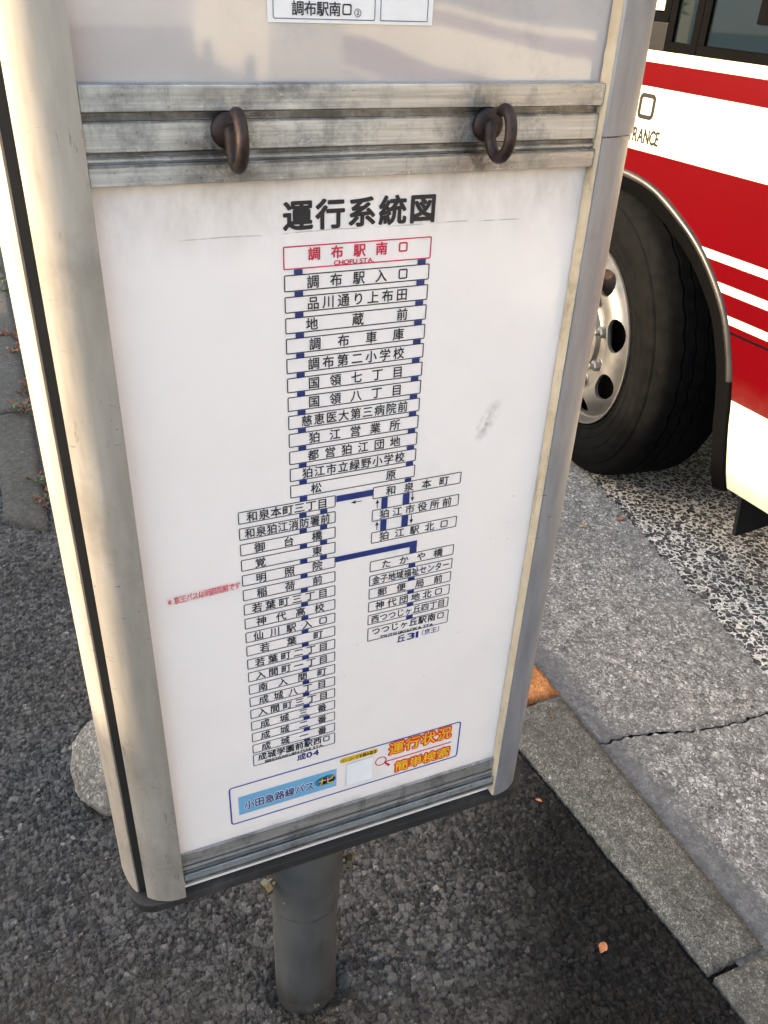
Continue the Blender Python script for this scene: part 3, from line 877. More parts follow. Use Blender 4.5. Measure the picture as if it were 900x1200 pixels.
# base plate with rounded corners
def rrect2(x0, x1, y0, y1, r, n=6):
    out = []
    for cx, cy, a0 in ((x1 - r, y1 - r, 0), (x0 + r, y1 - r, 90), (x0 + r, y0 + r, 180), (x1 - r, y0 + r, 270)):
        for i in range(n + 1):
            a_ = math.radians(a0 + 90 * i / n); out.append((cx + r * math.cos(a_), cy + r * math.sin(a_)))
    return out
mb = MB(); mb.prism(rrect2(-0.003, 0.521, 0.6340, 0.7670, 0.030), lambda p: (p[0], p[1], 0.4635), lambda p: (p[0], p[1], 0.4765), 'dark_rubber')
part(mb, 'base_plate', bevel=0.002)
mb = MB(); mb.prism(rrect2(-0.008, 0.532, 0.6265, 0.773, 0.03), lambda p: (p[0], p[1], TOP + 0.0005), lambda p: (p[0], p[1], TOP + 0.03), 'alu_post')
part(mb, 'top_cap', bevel=0.003)

# pole, collar, bolts
zl = lambda ax, r, an: (SX + r * math.cos(an), SY + r * math.sin(an), ax)
mb = MB(); mb.lathe([(-0.03, 0.0485), (0.10, 0.0486), (0.2405, 0.0487)], 48, zl, 'pole'); pole = part(mb, 'pole', grow=False)
mb = MB(); mb.lathe([(0.238, 0.0488), (0.240, 0.0508), (0.246, 0.0512), (0.275, 0.0518), (0.290, 0.0545), (0.310, 0.0555), (0.4098, 0.0558)], 48, zl, 'pole'); part(mb, 'collar', grow=False)
def bolt(az, z, r0, length):
    d = Vector((math.cos(az), math.sin(az), 0)); c = Vector((SX, SY, z)) + d * r0
    side = Vector((-d.y, d.x, 0)); up = Vector((0, 0, 1))
    mb = MB()
    mb.tube([c - d * 0.004, c + d * length], 0.0062, 'bolt', 12)
    b = c + d * length
    ring = lambda off, rr: [b + d * off + (side * math.cos(math.pi / 3 * k + .3) + up * math.sin(math.pi / 3 * k + .3)) * rr for k in range(6)]
    A, B, C_ = ring(0, .0108), ring(0.0075, .0108), ring(0.009, .0088)
    mb.add(A + B + C_, [(i, (i + 1) % 6, 6 + (i + 1) % 6, 6 + i) for i in range(6)] + [(6 + i, 6 + (i + 1) % 6, 12 + (i + 1) % 6, 12 + i) for i in range(6)] + [tuple(range(12, 18)), tuple(range(6))[::-1]], 'bolt')
    part(mb, 'bolt', grow=False)
bolt(math.radians(203), 0.322, 0.054, 0.011)
bolt(math.radians(-28), 0.326, 0.054, 0.008)

# iron hooks on the upper rail
def hook(x, z, tilt):
    """threaded shank and washer with an open ring standing out from the rail"""
    mb = MB()
    y0 = YP - 0.007
    mb.lathe([(0.0, 0.0), (0.0, 0.0125), (0.004, 0.0125), (0.006, 0.0100), (0.006, 0.0)], 20, lambda ax, r, an: (x + r * math.cos(an), y0 - ax, z + 0.004 + r * math.sin(an)), 'rust')
    R = 0.0138
    cy, cz = y0 - 0.024, z + 0.001
    pts = [(x, y0 - 0.002, z + 0.004), (x, y0 - 0.008, z + 0.003)]
    for i in range(25):
        a_ = math.radians(168 + i * (318 / 24) )
        # ring in the Y-Z plane, starting at the shank side and going under
        pts.append((x + tilt * (i / 24 - 0.5) * 0.008, cy - R * 1.0 * math.cos(a_), cz + R * 1.22 * math.sin(a_)))
    rad = [0.0062, 0.0058] + [0.0046] * 22 + [0.0044, 0.0042, 0.0036]
    mb.tube(pts, rad, 'rust', 12)
    return part(mb, 'hook')
hook(0.1545, 1.2975, 0.25)
hook(0.3585, 1.2975, 0.5)

# --- the route map printed on the panel
LY = YP - 0.0005
def lay(dy=0.0):
    return lambda x, z: (x, LY - dy, z)
L0, L1, L2 = lay(), lay(0.0003), lay(0.0006)
mb = MB(); row(mb, '運行系統図', 0.2067, 0.3117, 1.2393, 0.0245, 0.0235, L0, 'ink', 0.033)
part(mb, 'title_lettering', panel)

def station(text, x0, x1, zt, hgt=0.0136, m=0.18, cw=0.0108, ch=0.0113, key='ink', bold=0.014, dz=0.0, eng=None, w=0.0009):
    mb = MB()
    frame_rect(mb, x0, x1, zt - hgt, zt, w, 0.0013, L0, key)
    W = x1 - x0
    row(mb, text, x0 + W * m, x1 - W * m, zt - hgt / 2 + dz, cw, ch, L0, key, bold)
    if eng:
        latin(mb, eng[0], eng[1], eng[2], eng[3], eng[4], L1, key, 0.025)
    return part(mb, 'station_plate', panel)
ux0, ux1 = 0.1955, 0.3210
station('調布駅南口', 0.1943, 0.3216, 1.2166, 0.0183, 0.20, 0.0108, 0.0108, 'red_ink', 0.026, 0.0022, ('CHOFU STA.', 0.2362, 0.2705, 1.1994, 0.0038), 0.0010)
up = [('調布駅入口', .19), ('品川通り上布田', .19), ('地蔵前', .18), ('調布車庫', .20), ('調布第二小学校', .19), ('国領七丁目', .19), ('国領八丁目', .19), ('慈恵医大第三病院前', .135),
      ('狛江営業所', .19), ('都営狛江団地', .18), ('狛江市立緑野小学校', .135), ('松原', .20)]
for i, (tx, m_) in enumerate(up):
    cw = 0.0108 if len(tx) < 8 else 0.0104
    station(tx, 0.1946 + 0.00016 * i, 0.3213 - 0.00003 * i, 1.1942 - 0.01748 * i, 0.0136, m_, cw)
ll = [('和泉本町三丁目', .14), ('和泉狛江消防署前', .11), ('御台橋', .2), ('覚東', .2), ('明照院', .2), ('稲荷前', .2), ('若葉町三丁目', .14), ('神代高校', .18), ('仙川駅入口', .14), ('若葉町', .2),
      ('若葉町二丁目', .14), ('入間町一丁目', .14), ('南入間町', .16), ('成城八丁目', .16), ('入間町三丁目', .14), ('成城三番', .16), ('成城二番', .16), ('成城一番', .16)]
for i, (tx, m_) in enumerate(ll):
    station(tx, 0.1470 + 0.00007 * i, 0.2404 + 0.00017 * i, 0.9835 - 0.01762 * i, 0.0132, m_, 0.0108 if len(tx) < 8 else 0.0100)
station('成城学園前駅西口', 0.1481, 0.2436, 0.6683, 0.0178, .11, 0.0104, 0.0108, 'ink', 0.02, 0.0028, ('SEIJOGAKUEN-MAE STA.', 0.1610, 0.2298, 0.6520, 0.0036))
rl = [('和泉本町', .2, .9845), ('狛江市役所前', .14, .9588), ('狛江駅北口', .15, .9328), ('たかや橋', .19, .8977), ('金子地域福祉センター', .08, .8798), ('郵便局前', .16, .8628), ('神代団地北口', .14, .8457), ('西つつじヶ丘四丁目', .09, .8284)]
for tx, m_, zt in rl:
    station(tx, 0.2780, 0.3725, zt, 0.0134, m_, {10: .0088, 9: .0096}.get(len(tx), 0.0108), 0.0108)
station('つつじヶ丘駅南口', 0.2785, 0.3742, 0.8106, 0.0184, .10, 0.0104, 0.0108, 'ink', 0.02, 0.0030, ('TSUTSUJIGAOKA STA.', 0.2930, 0.3573, 0.7928, 0.0038))

mb = MB()
for i in range(13):                                   # connectors between the upper stations
    zt = 1.1983 if i == 0 else 1.1942 - 0.01748 * (i - 1) - 0.0136
    zb = 1.1942 - 0.01748 * i if i < 12 else 0.9835
    xl = 0.2028 + 0.0002 * i
    rect(mb, xl, xl + 0.0072, zb - (0.0006 if i == 12 else 0), zt, L1, 'navy')
    xr = 0.3098 + 0.0001 * i
    if i < 12: rect(mb, xr, xr + 0.0074, zb, zt, L1, 'navy')
rect(mb, 0.3108, 0.3175, 0.9845, 0.9881, L1, 'navy')
for i in range(17 + 1):
    zt = 0.9835 - 0.01762 * i - 0.0132; zb = 0.9835 - 0.01762 * (i + 1) if i < 17 else 0.6683
    x_ = 0.2045 + 0.00012 * i
    rect(mb, x_, x_ + 0.0072, zb, zt, L1, 'navy')
    if i < 4: rect(mb, 0.2250, 0.2321, zb, zt, L1, 'navy')
rect(mb, 0.2410, 0.2780, 0.9757, 0.9825, L1, 'navy')
rect(mb, 0.2412, 0.3290, 0.9060, 0.9125, L1, 'navy')
rect(mb, 0.3212, 0.3290, 0.8977, 0.9060, L1, 'navy')
for zt in (0.9711, 0.9454):
    zb = 0.9588 if zt > .96 else 0.9328
    rect(mb, 0.2873, 0.2938, zb, zt, L1, 'navy'); rect(mb, 0.3100, 0.3170, zb, zt, L1, 'navy')
for i, (tx, m_, zt) in enumerate(rl[3:]):
    zb = (rl[4 + i][2] if i < 4 else 0.8106)
    rect(mb, 0.3212 + 0.0004 * i, 0.3288 + 0.0004 * i, zb, zt - 0.0134, L1, 'navy')
part(mb, 'route_line', panel)
def arrow(mb, x0, z0, x1, z1):
    d = Vector((x1 - x0, z1 - z0)); L = d.length; d /= L; s_ = Vector((-d.y, d.x))
    q = lambda a_, b_: L0(x0 + d.x * a_ + s_.x * b_, z0 + d.y * a_ + s_.y * b_)
    mb.add([q(0, -.0004), q(L * .6, -.0004), q(L * .6, .0004), q(0, .0004)], [(0, 1, 2, 3)], 'ink')
    mb.add([q(L * .55, -.0019), q(L, 0), q(L * .55, .0019)], [(0, 1, 2)], 'ink')
for xa, za, xb, zb in ((.2832, .9600, .2832, .9702), (.3204, .9708, .3204, .9606), (.2838, .9346, .2838, .9448), (.3208, .9450, .3208, .9345), (.2666, .9718, .2558, .9718)):
    mb = MB(); arrow(mb, xa, za, xb, zb); part(mb, 'direction_arrow', panel)
mb = MB()
put_char(mb, '丘', 0.3185, 0.7852, 0.0108, 0.0112, L0, 'navy', 0.022)
latin(mb, '31', 0.3260, 0.3388, 0.7808, 0.0090, L0, 'navy', 0.02)
row(mb, '（京王）', 0.3420, 0.3660, 0.7858, 0.0078, 0.0085, L0, 'navy', 0.006)
part(mb, 'route_number', panel)
mb = MB()
put_char(mb, '成', 0.2036, 0.6440, 0.0108, 0.0112, L0, 'navy', 0.022)
latin(mb, '04', 0.2095, 0.2240, 0.6396, 0.0090, L0, 'navy', 0.02)
part(mb, 'route_number', panel)
# red note on a strip of tape, slightly tilted
def tilt(x, z): return (x, LY - 0.0002, z + (x - 0.077) * 0.045)
def tilt2(x, z): return (x, LY - 0.0005, z + (x - 0.077) * 0.045)
mb = MB()
rect(mb, 0.0765, 0.1445, 0.8950, 0.9055, tilt, 'tape')
row(mb, '※京王バスは明照院前です', 0.0800, 0.1425, 0.9003, 0.0060, 0.0085, tilt2, 'faded_red', 0.03)
part(mb, 'note_strip', panel)

# service banner at the foot of the map
mb = MB(); frame_rect(mb, 0.1185, 0.4085, 0.5635, 0.6262, 0.0017, 0.0045, L0, 'blue_ink', 5)
part(mb, 'banner_frame', panel)
mb = MB()
rect(mb, 0.1285, 0.2462, 0.5770, 0.6072, L0, 'badge_blue')
for bo, key, lf in ((0.075, 'white_ink', L1), (0.026, 'navy', L2)):
    row(mb, '小田急路線バス', 0.1405, 0.2125, 0.5912, 0.0118, 0.0150, lf, key, bo)
# a rounded blue cloud with the yellow word
for cx, cz, rr in ((0.2270, .5925, .0075), (0.2350, .5930, .0085), (0.2405, .5915, .0050)):
    mb.add([L1(cx + rr * math.cos(i * math.pi / 12), cz + rr * 0.95 * math.sin(i * math.pi / 12) ) for i in range(24)], [tuple(range(24))], 'cloud_blue')
lay4 = lay(0.0009); lay5 = lay(0.0012)
for bo, key, lf in ((0.08, 'navy', lay4), (0.02, 'yellow_ink', lay5)):
    row(mb, 'ナビ', 0.2278, 0.2378, 0.5930, 0.0110, 0.0140, lf, key, bo)
part(mb, 'banner_badge', panel)
mb = MB()
round_rect(mb, 0.2500, 0.2980, 0.6130, 0.6215, 0.0042, L0, 'yellow_ink')
row(mb, 'バーコードを読み取る', 0.2535, 0.2945, 0.6172, 0.0046, 0.0065, L1, 'ink', 0.02)
rect(mb, 0.2582, 0.2922, 0.5712, 0.6095, L0, 'grey_line')
rect(mb, 0.2584, 0.2920, 0.5716, 0.6093, L1, 'white_ink')
part(mb, 'barcode_label', panel)
mb = MB()
for bo, key, lf in ((0.105, 'orange_red', L0), (0.014, 'yellow_ink', L1)):
    row(mb, '運行状況', 0.3225, 0.3860, 0.6130, 0.0200, 0.0215, lf, key, bo)
    row(mb, '簡単検索', 0.3310, 0.3875, 0.5785, 0.0190, 0.0190, lf, key, bo)
rect(mb, 0.3075, 0.3975, 0.5928, 0.5945, L0, 'red_ink')
n = 24
ring = [L0(0.3027 + r_0 * math.cos(i * math.tau / n), 0.5970 + r_0 * math.sin(i * math.tau / n)) for r_0 in (0.0075, 0.0062) for i in range(n)]
mb.add(ring, [(i, (i + 1) % n, n + (i + 1) % n, n + i) for i in range(n)], 'red_ink')
mb.add([L0(*p) for p in ((.3072, .5918), (.3085, .5932), (.3158, .5862), (.3132, .5838))], [(0, 1, 2, 3)], 'red_ink')
part(mb, 'banner_slogan', panel)

# paper notice on the upper panel
UY = YP + 0.001
def U(dy): return lambda x, z: (x, UY - dy, z)
mb = MB(); mb.box(0.1872, 0.3098, UY - 0.0008, UY - 0.0002, 1.3671, 1.4060, 'paper')
notice = part(mb, 'paper_notice', upanel)
mb = MB()
frame_rect(mb, 0.1908, 0.2652, 1.3692, 1.4020, 0.0006, 0.0016, U(0.0011), 'grey_line')
frame_rect(mb, 0.2690, 0.3060, 1.3692, 1.4020, 0.0006, 0.0008, U(0.0011), 'grey_line')
row(mb, '調布駅南口', 0.2085, 0.2440, 1.3758, 0.0092, 0.0092, U(0.0011), 'ink', 0.016)
put_char(mb, '②', 0.2520, 1.3740, 0.0062, 0.0062, U(0.0011), 'ink', 0.004)
part(mb, 'notice_lettering', upanel)

# ================================================================== BUS
BAZ = math.radians(4.95)
bus = empty('bus', (1.66, 2.0, -0.035), BAZ)
tag(bus, 'cream and red striped city bus standing at the kerb on the right', 'bus')
BZ = 0.035                       # z values below are heights above the footway; the empty sits on the road
def bpart(mb, name, parent=bus, dz=BZ, **kw):
    mb.v = [(p[0], p[1], p[2] + dz) for p in mb.v]
    o = mb.build(name, None, (0, 0, 0), **kw)
    o.parent = parent
    return o
# arch outline (s along the bus, z); rear half measured, front half mirrored
AC = 0.166
rear = [(-0.500, 0.205), (-0.485, 0.26), (-0.474, 0.32), (-0.460, 0.39), (-0.447, 0.46), (-0.414, 0.565), (-0.352, 0.685), (-0.250, 0.792), (-0.140, 0.864), (0.0, 0.924), (0.166, 0.942)]
rs = np.array([p[0] for p in rear]); rz = np.array([p[1] for p in rear])
def arch_s(z):
    """half opening at height z -> rear s"""
    return float(np.interp(z, rz, rs))
S0, S1 = -6.6, 1.95
bands = [(0.213, 0.462, 'cream'), (0.462, 0.625, 'bus_red'), (0.625, 0.631, 'black_trim'), (0.631, 0.647, 'bus_red'), (0.647, 0.6675, 'cream'), (0.6675, 0.718, 'bus_red'), (0.718, 0.740, 'cream'),
         (0.740, 0.7885, 'bus_red'), (0.7885, 0.8105, 'cream'), (0.8105, 0.996, 'bus_red'), (0.996, 1.155, 'cream'), (1.155, 1.2125, 'bus_red'), (1.2125, 1.240, 'cream')]
def skin(z):                      # slight tumble of the lower skirt
    return 0.0 if z > 0.45 else 0.020 * ((0.45 - z) / 0.25) ** 2
mb = MB()
for z0, z1, key in bands:
    cuts = [z0] + [q for q in np.arange(math.ceil(z0 / 0.01) * 0.01, z1, 0.01) if z0 + 0.002 < q < z1 - 0.002] + [z1]
    for za, zb in zip(cuts[:-1], cuts[1:]):
        xa, xb = skin(za), skin(zb)
        if za >= 0.9419:
            mb.add([(xa, S0, za), (xa, S1, za), (xb, S1, zb), (xb, S0, zb)], [(0, 1, 2, 3)], key, True)
        else:
            ra, rb = arch_s(za), arch_s(min(zb, 0.942))
            mb.add([(xa, S0, za), (xa, ra, za), (xb, rb, zb), (xb, S0, zb)], [(0, 1, 2, 3)], key, True)
            fa, fb = 2 * AC - ra, 2 * AC - rb
            mb.add([(xa, fa, za), (xa, S1, za), (xb, S1, zb), (xb, fb, zb)], [(0, 1, 2, 3)], key, True)
bpart(mb, 'side_panel')
# shell: roof, far side, ends, floor
mb = MB()
W = 2.45
mb.add([(0, S0, 2.05), (0, S1, 2.05), (0, S1, 2.6), (0, S0, 2.6)], [(0, 1, 2, 3)], 'cream')
mb.add([(0, S0, 2.6), (0, S1, 2.6), (0.18, S1, 2.78), (0.18, S0, 2.78)], [(0, 1, 2, 3)], 'cream')
mb.add([(0.18, S0, 2.78), (0.18, S1, 2.78), (W - 0.18, S1, 2.78), (W - 0.18, S0, 2.78)], [(0, 1, 2, 3)], 'cream')
mb.add([(W, S0, 2.05), (W, S1, 2.05), (W, S1, 2.6), (W, S0, 2.6)], [(0, 1, 2, 3)], 'cream')
mb.add([(W, S0, 2.6), (W, S1, 2.6), (W - 0.18, S1, 2.78), (W - 0.18, S0, 2.78)], [(0, 1, 2, 3)], 'cream')
mb.add([(W, S0, 0.21), (W, S1, 0.21), (W, S1, 1.05), (W, S0, 1.05)], [(0, 1, 2, 3)], 'cream')
for s_ in (S0, S1):
    mb.add([(0.004, s_, 0.24), (W, s_, 0.24), (W, s_, 1.2), (0.004, s_, 1.2)], [(0, 1, 2, 3)], 'bus_red')
    mb.add([(0, s_, 2.1), (W, s_, 2.1), (W - 0.18, s_, 2.78), (0.18, s_, 2.78)], [(0, 1, 2, 3)], 'cream')
for s_ in np.linspace(S0 + 0.04, S1 - 0.04, 7):
    mb.box(W - 0.06, W, s_ - 0.04, s_ + 0.04, 1.05, 2.05, 'cream')
for s_ in (S0, S1):
    for x_ in (0.03, W - 0.1):
        mb.box(x_, x_ + 0.07, s_ - 0.03, s_ + 0.03, 1.2, 2.1, 'cream')
bpart(mb, 'body_shell', fix=False)
mb = MB(); mb.add([(0.75, S0 + .01, 0.34), (W - .02, S0 + .01, 0.34), (W - .02, S1 - .01, 0.34), (0.75, S1 - .01, 0.34)], [(0, 1, 2, 3)], 'well')
mb.box(0.03, 0.7, S0 + .02, -0.75, 0.30, 0.34, 'well'); mb.box(0.03, 0.7, 1.1, S1 - .02, 0.30, 0.34, 'well')
bpart(mb, 'floor')
# sill moulding under the windows
mb = MB(); mb.box(-0.006, 0.0, S0, 0.0, 1.2255, 1.2385, 'cream'); bpart(mb, 'sill_moulding', bevel=0.002)
# windows: black frame around dark glass
def window(s0, s1, z0, z1, key, latch=None, frame='black_trim'):
    mb = MB()
    f = 0.022
    mb.box(-0.004, 0.03, s0, s1, z0, z0 + f, frame); mb.box(-0.004, 0.03, s0, s1, z1 - f, z1, frame)
    mb.box(-0.004, 0.03, s0, s0 + f, z0 + f, z1 - f, frame); mb.box(-0.004, 0.03, s1 - f, s1, z0 + f, z1 - f, frame)
    w = bpart(mb, 'window', bevel=0.002)
    mb = MB(); mb.box(0.004, 0.009, s0 + f, s1 - f, z0 + f, z1 - f, key)
    bpart(mb, 'pane', w, dz=BZ)
    if latch is not None:
        mb = MB(); mb.box(-0.007, 0.003, latch - .035, latch + .035, 1.320, 1.40, 'black_trim')
        bpart(mb, 'latch', w, bevel=0.003)
    return w
window(-1.35, -0.067, 1.2405, 2.0495, 'glass', latch=-0.272)
window(-0.064, 0.045, 1.2405, 2.0495, 'glass')
for k in range(4):
    window(-2.65 - 1.3 * k, -1.355 - 1.3 * k, 1.2405, 2.0495, 'glass')
mb = MB(); mb.box(-0.003, 0.03, 0.048, 1.10, 1.2405, 1.305, 'bus_grey'); bpart(mb, 'door_sill', bevel=0.002)
w_ = window(0.048, 1.12, 1.3055, 2.0495, 'clear_glass')
mb = MB(); mb.box(0.02, 0.04, 0.075, 1.09, 1.385, 1.40, 'black_trim'); bpart(mb, 'window_bar', w_)
window(1.125, 1.90, 1.2405, 2.0495, 'glass')
# lettering by the door: the way-in sign
BL = lambda s_, z_: (-0.0008, s_, z_)
flip = lambda x_, z_: BL(-x_, z_)           # reading direction runs towards the rear (-s)
DEPTH[:] = [-0.00005, 0.0]
mb = MB()
row(mb, '入口', -0.162, -0.0715, 1.1075, 0.085, 0.086, flip, 'lettering', 0.03)
latin(mb, 'ENTRANCE', -0.163, -0.0035, 1.0165, 0.037, flip, 'lettering', 0.026)
bpart(mb, 'entrance_lettering', fix=False)
# wheel arch: trim strip and dark well
outl = rear + [(2 * AC - s_, z_) for s_, z_ in rear[-2::-1]]
def smooth_poly(pts, n=6):
    out = []
    P_ = [pts[0]] + pts + [pts[-1]]
    for i in range(1, len(P_) - 2):
        p0, p1, p2, p3 = (np.array(q) for q in P_[i - 1:i + 3])
        for k in range(n):
            u = k / n
            out.append(tuple(0.5 * ((2 * p1) + (-p0 + p2) * u + (2 * p0 - 5 * p1 + 4 * p2 - p3) * u * u + (-p0 + 3 * p1 - 3 * p2 + p3) * u ** 3)))
    return out + [pts[-1]]
sp = smooth_poly(outl)
inner = []
for i, p in enumerate(sp):
    a_, b_ = sp[max(i - 1, 0)], sp[min(i + 1, len(sp) - 1)]
    d = np.array([b_[0] - a_[0], b_[1] - a_[1]]); d /= np.linalg.norm(d)
    inner.append((np.array(p) + np.array([d[1], -d[0]]) * 0.058))
mb = MB()
n = len(sp)
sec = []                                     # outer lip, low crown, step, inner flange, return
for i in range(n):
    o_, q = np.array(sp[i]), inner[i]
    x_ = skin(o_[1])
    at_ = lambda u: o_ * (1 - u) + q * u
    sec += [(x_ + 0.001, *o_), (x_ - 0.006, *at_(.04)), (x_ - 0.008, *at_(.16)), (x_ - 0.007, *at_(.28)), (x_ - 0.002, *at_(.33)), (x_ + 0.002, *at_(.96)), (x_ + 0.008, *q), (x_ + 0.05, *q)]
for i in range(n - 1):
    for k in range(7):
        key = 'arch' if (k < 4 and sp[i][1] > 0.50) else 'black_trim'
        b_ = i * 8 + k
        mb.add([sec[b_], sec[b_ + 1], sec[b_ + 9], sec[b_ + 8]], [(0, 1, 2, 3)], key, True)
bpart(mb, 'arch_trim')
mb = MB()
wl = [(0.05, *q) for q in inner] + [(0.62, *q) for q in inner]
mb.add(wl, [(i, i + 1, n + i + 1, n + i) for i in range(n - 1)], 'well', True)
mb.add(wl[n:], [tuple(range(n))], 'well')
bpart(mb, 'wheel_well')
# mud flap behind the wheel
mb = MB(); mb.prism([(0.024, 0.36), (0.60, 0.36), (0.60, 0.055), (0.072, 0.055)], lambda p: (p[0], -0.530, p[1]), lambda p: (p[0], -0.518, p[1]), 'flap_rubber'); bpart(mb, 'mud_flap', bevel=0.002)

# wheel: steered a little to the right; local axis: +a = outwards (left)
WC = Vector((0.0, 0.0, 0.0))
wrel = Vector((1.666 - 1.66, 2.167 - 2.0, 0)); wrel.rotate(Matrix.Rotation(-BAZ, 3, 'Z'))
wheel = bpy.data.objects.new('wheel', None); COL.objects.link(wheel)
WR = 0.462
ST_ = math.radians(-8.4) - BAZ
def wframe(ax, r, an):
    p = Vector((-ax, r * math.cos(an), r * math.sin(an)))
    p.rotate(Matrix.Rotation(ST_, 3, 'Z'))
    return p + Vector((wrel.x, wrel.y, WR))
bpy.data.objects.remove(wheel)
# tyre
prof = [(-0.015, 0.278), (0.004, 0.282), (0.012, 0.292), (0.0165, 0.303), (0.015, 0.305), (0.020, 0.316), (0.0245, 0.332), (0.0235, 0.334), (0.027, 0.352), (0.0275, 0.368), (0.0262, 0.370), (0.0265, 0.385), (0.024, 0.398), (0.0222, 0.400), (0.020, 0.412), (0.016, 0.418), (0.012, 0.420), (0.006, 0.436), (-0.004, 0.449), (-0.012, 0.4535)]
tread = []
zig = []
gro = [(-0.052, 0.0040), (-0.088, 0.0036), (-0.128, 0.0040), (-0.170, 0.0028), (-0.204, 0.0028)]
cur = [(-0.02, WR - 0.006, 0)]
pr2 = [(a_, r_, 0) for a_, r_ in prof] + [(-0.02, WR - 0.005, 0)]
for g_, hw in gro:
    pr2 += [(g_ + hw, WR - 0.0012, 1), (g_ + hw * .7, WR - 0.011, 1), (g_ - hw * .7, WR - 0.011, 1), (g_ - hw, WR - 0.0012, 1)]
pr2 += [(-0.222, WR - 0.005, 0), (-0.232, WR - 0.012, 0), (-0.255, 0.42, 0), (-0.262, 0.36, 0), (-0.25, 0.30, 0), (-0.23, 0.275, 0)]
NSEG = 288
def zigzag(j, i):
    if not pr2[j][2]: return 0.0
    u = (i % 8) / 8
    return (abs(u - .5) * 4 - 1) * 0.0034
mb = MB(); mb.lathe([(p[0], p[1]) for p in pr2], NSEG, wframe, 'tyre', zigzag)
wheel = bpart(mb, 'wheel', dz=0)
wheel.data.set_sharp_from_angle(angle=math.radians(32))
# rim: lathe with eight hand holes cut by a boolean
rp_ = [(0.006, 0.2835), (0.014, 0.288), (0.019, 0.287), (0.018, 0.281), (0.006, 0.2765), (-0.008, 0.271), (-0.010, 0.264), (-0.004, 0.255), (0.008, 0.249), (0.020, 0.238), (0.030, 0.220), (0.035, 0.195), (0.031, 0.176), (0.022, 0.168), (0.012, 0.163),
       (0.010, 0.156), (0.010, 0.120), (0.014, 0.114), (0.030, 0.110), (0.032, 0.098), (0.032, 0.001)]
back = [(a_ - 0.010, r_ - 0.002 if r_ > 0.01 else r_) for a_, r_ in rp_[::-1]]
mb = MB(); mb.lathe(rp_ + back, 144, wframe, 'rim', closed=True)
rim_o = bpart(mb, 'rim', wheel, dz=0)
cut = MB()
for k in range(8):
    an = math.radians(180 - 19 + 45 * k)       # angles as seen from the kerb: 0 = towards the front
    c0 = 0.220
    vs = []
    for ax in (-0.10, 0.09):
        for i in range(20):
            b_ = math.tau * i / 20
            rr = c0 + 0.030 * math.cos(b_); tt = 0.050 * math.sin(b_)
            vs.append(wframe(ax, math.hypot(rr, tt), an + math.atan2(tt, rr)))
    cut.add(vs, [(i, (i + 1) % 20, 20 + (i + 1) % 20, 20 + i) for i in range(20)] + [tuple(range(20))[::-1], tuple(range(20, 40))], 'rim')
cutter = cut.build('cutter'); cutter.parent = bus
md = rim_o.modifiers.new('holes', 'BOOLEAN'); md.object = cutter; md.solver = 'EXACT'; md.operation = 'DIFFERENCE'
bpy.context.view_layer.update()
nm = bpy.data.meshes.new_from_object(rim_o.evaluated_get(bpy.context.evaluated_depsgraph_get()))
rim_o.modifiers.clear(); rim_o.data = nm
for p in nm.polygons: p.use_smooth = True
nm.set_sharp_from_angle(angle=math.radians(38))
bpy.data.objects.remove(cutter)
# dark brake drum behind the holes
mb = MB(); mb.lathe([(-0.06, 0.0), (-0.06, 0.255), (-0.2, 0.26)], 48, wframe, 'rust'); bpart(mb, 'brake_drum', wheel, dz=0)
# hub cap and nuts
mb = MB(); mb.lathe([(0.030, 0.074), (0.052, 0.072), (0.062, 0.064), (0.066, 0.045), (0.067, 0.0)], 40, wframe, 'nut'); bpart(mb, 'hub', wheel, dz=0)
for k in range(8):
    an = math.radians(22.5 + 45 * k)
    cy_, cz_ = 0.141 * math.cos(an), 0.141 * math.sin(an)
    f_ = lambda ax, r, t_: wframe(ax, math.hypot(cy_ + r * math.cos(t_), cz_ + r * math.sin(t_)), math.atan2(cz_ + r * math.sin(t_), cy_ + r * math.cos(t_)))
    mb = MB()
    mb.lathe([(0.008, 0.022), (0.013, 0.021), (0.014, 0.018)], 20, f_, 'nut')
    mb.lathe([(0.012, 0.0175), (0.034, 0.0172), (0.037, 0.015), (0.037, 0.0)], 6, f_, 'nut')
    mb.lathe([(0.036, 0.009), (0.050, 0.0088), (0.052, 0.007), (0.052, 0.0)], 16, f_, 'nut')
    o = bpart(mb, 'wheel_nut', wheel, dz=0)
    for p in o.data.polygons: p.use_smooth = False

# ================================================================== SURROUNDINGS (mostly unseen, added for shade, bounce and reflections)
mb = MB()
mb.box(-3.12, -3.0, -1.5, 5.0, -0.05, 1.50, 'shade_block')  # unseen wall added to keep the low sun off the ground
gw = mb.build('shade_wall', origin=(-3.06, 2.5, 0))
tag(gw, 'low concrete block wall, unseen, added to shade the footway', 'wall')
cot = empty('reflected_house', (-12, 1, 0))  # unseen house, added as something for glass and metal to reflect
tag(cot, 'low pale rendered house, unseen, added for reflections', 'house')
mb = MB(); mb.box(-16, -11, -7, 7, -0.05, 3.0, 'render_wall'); o = mb.build('wall', None, (-12, 1, 0)); o.parent = cot
mb = MB(); mb.box(-16.3, -10.7, -7.3, 7.3, 3.0, 3.2, 'tile_roof'); o = mb.build('roof', None, (-12, 1, 0)); o.parent = cot
for k in range(3):
    mb = MB(); mb.box(-10.99, -10.95, -5 + 4 * k, -3 + 4 * k, 1.0, 2.3, 'glass'); o = mb.build('window', None, (-12, 1, 0)); o.parent = cot
shop = empty('bounce_shop', (2, -11, 0))  # unseen sunlit facade added to bounce light onto the sign panel
tag(shop, 'pale two storey shop, unseen, added behind the camera to bounce light', 'building')
mb = MB(); mb.box(-5, 6, -17, -11, -0.05, 5.5, 'render_wall'); o = mb.build('wall', None, (2, -11, 0)); o.parent = shop
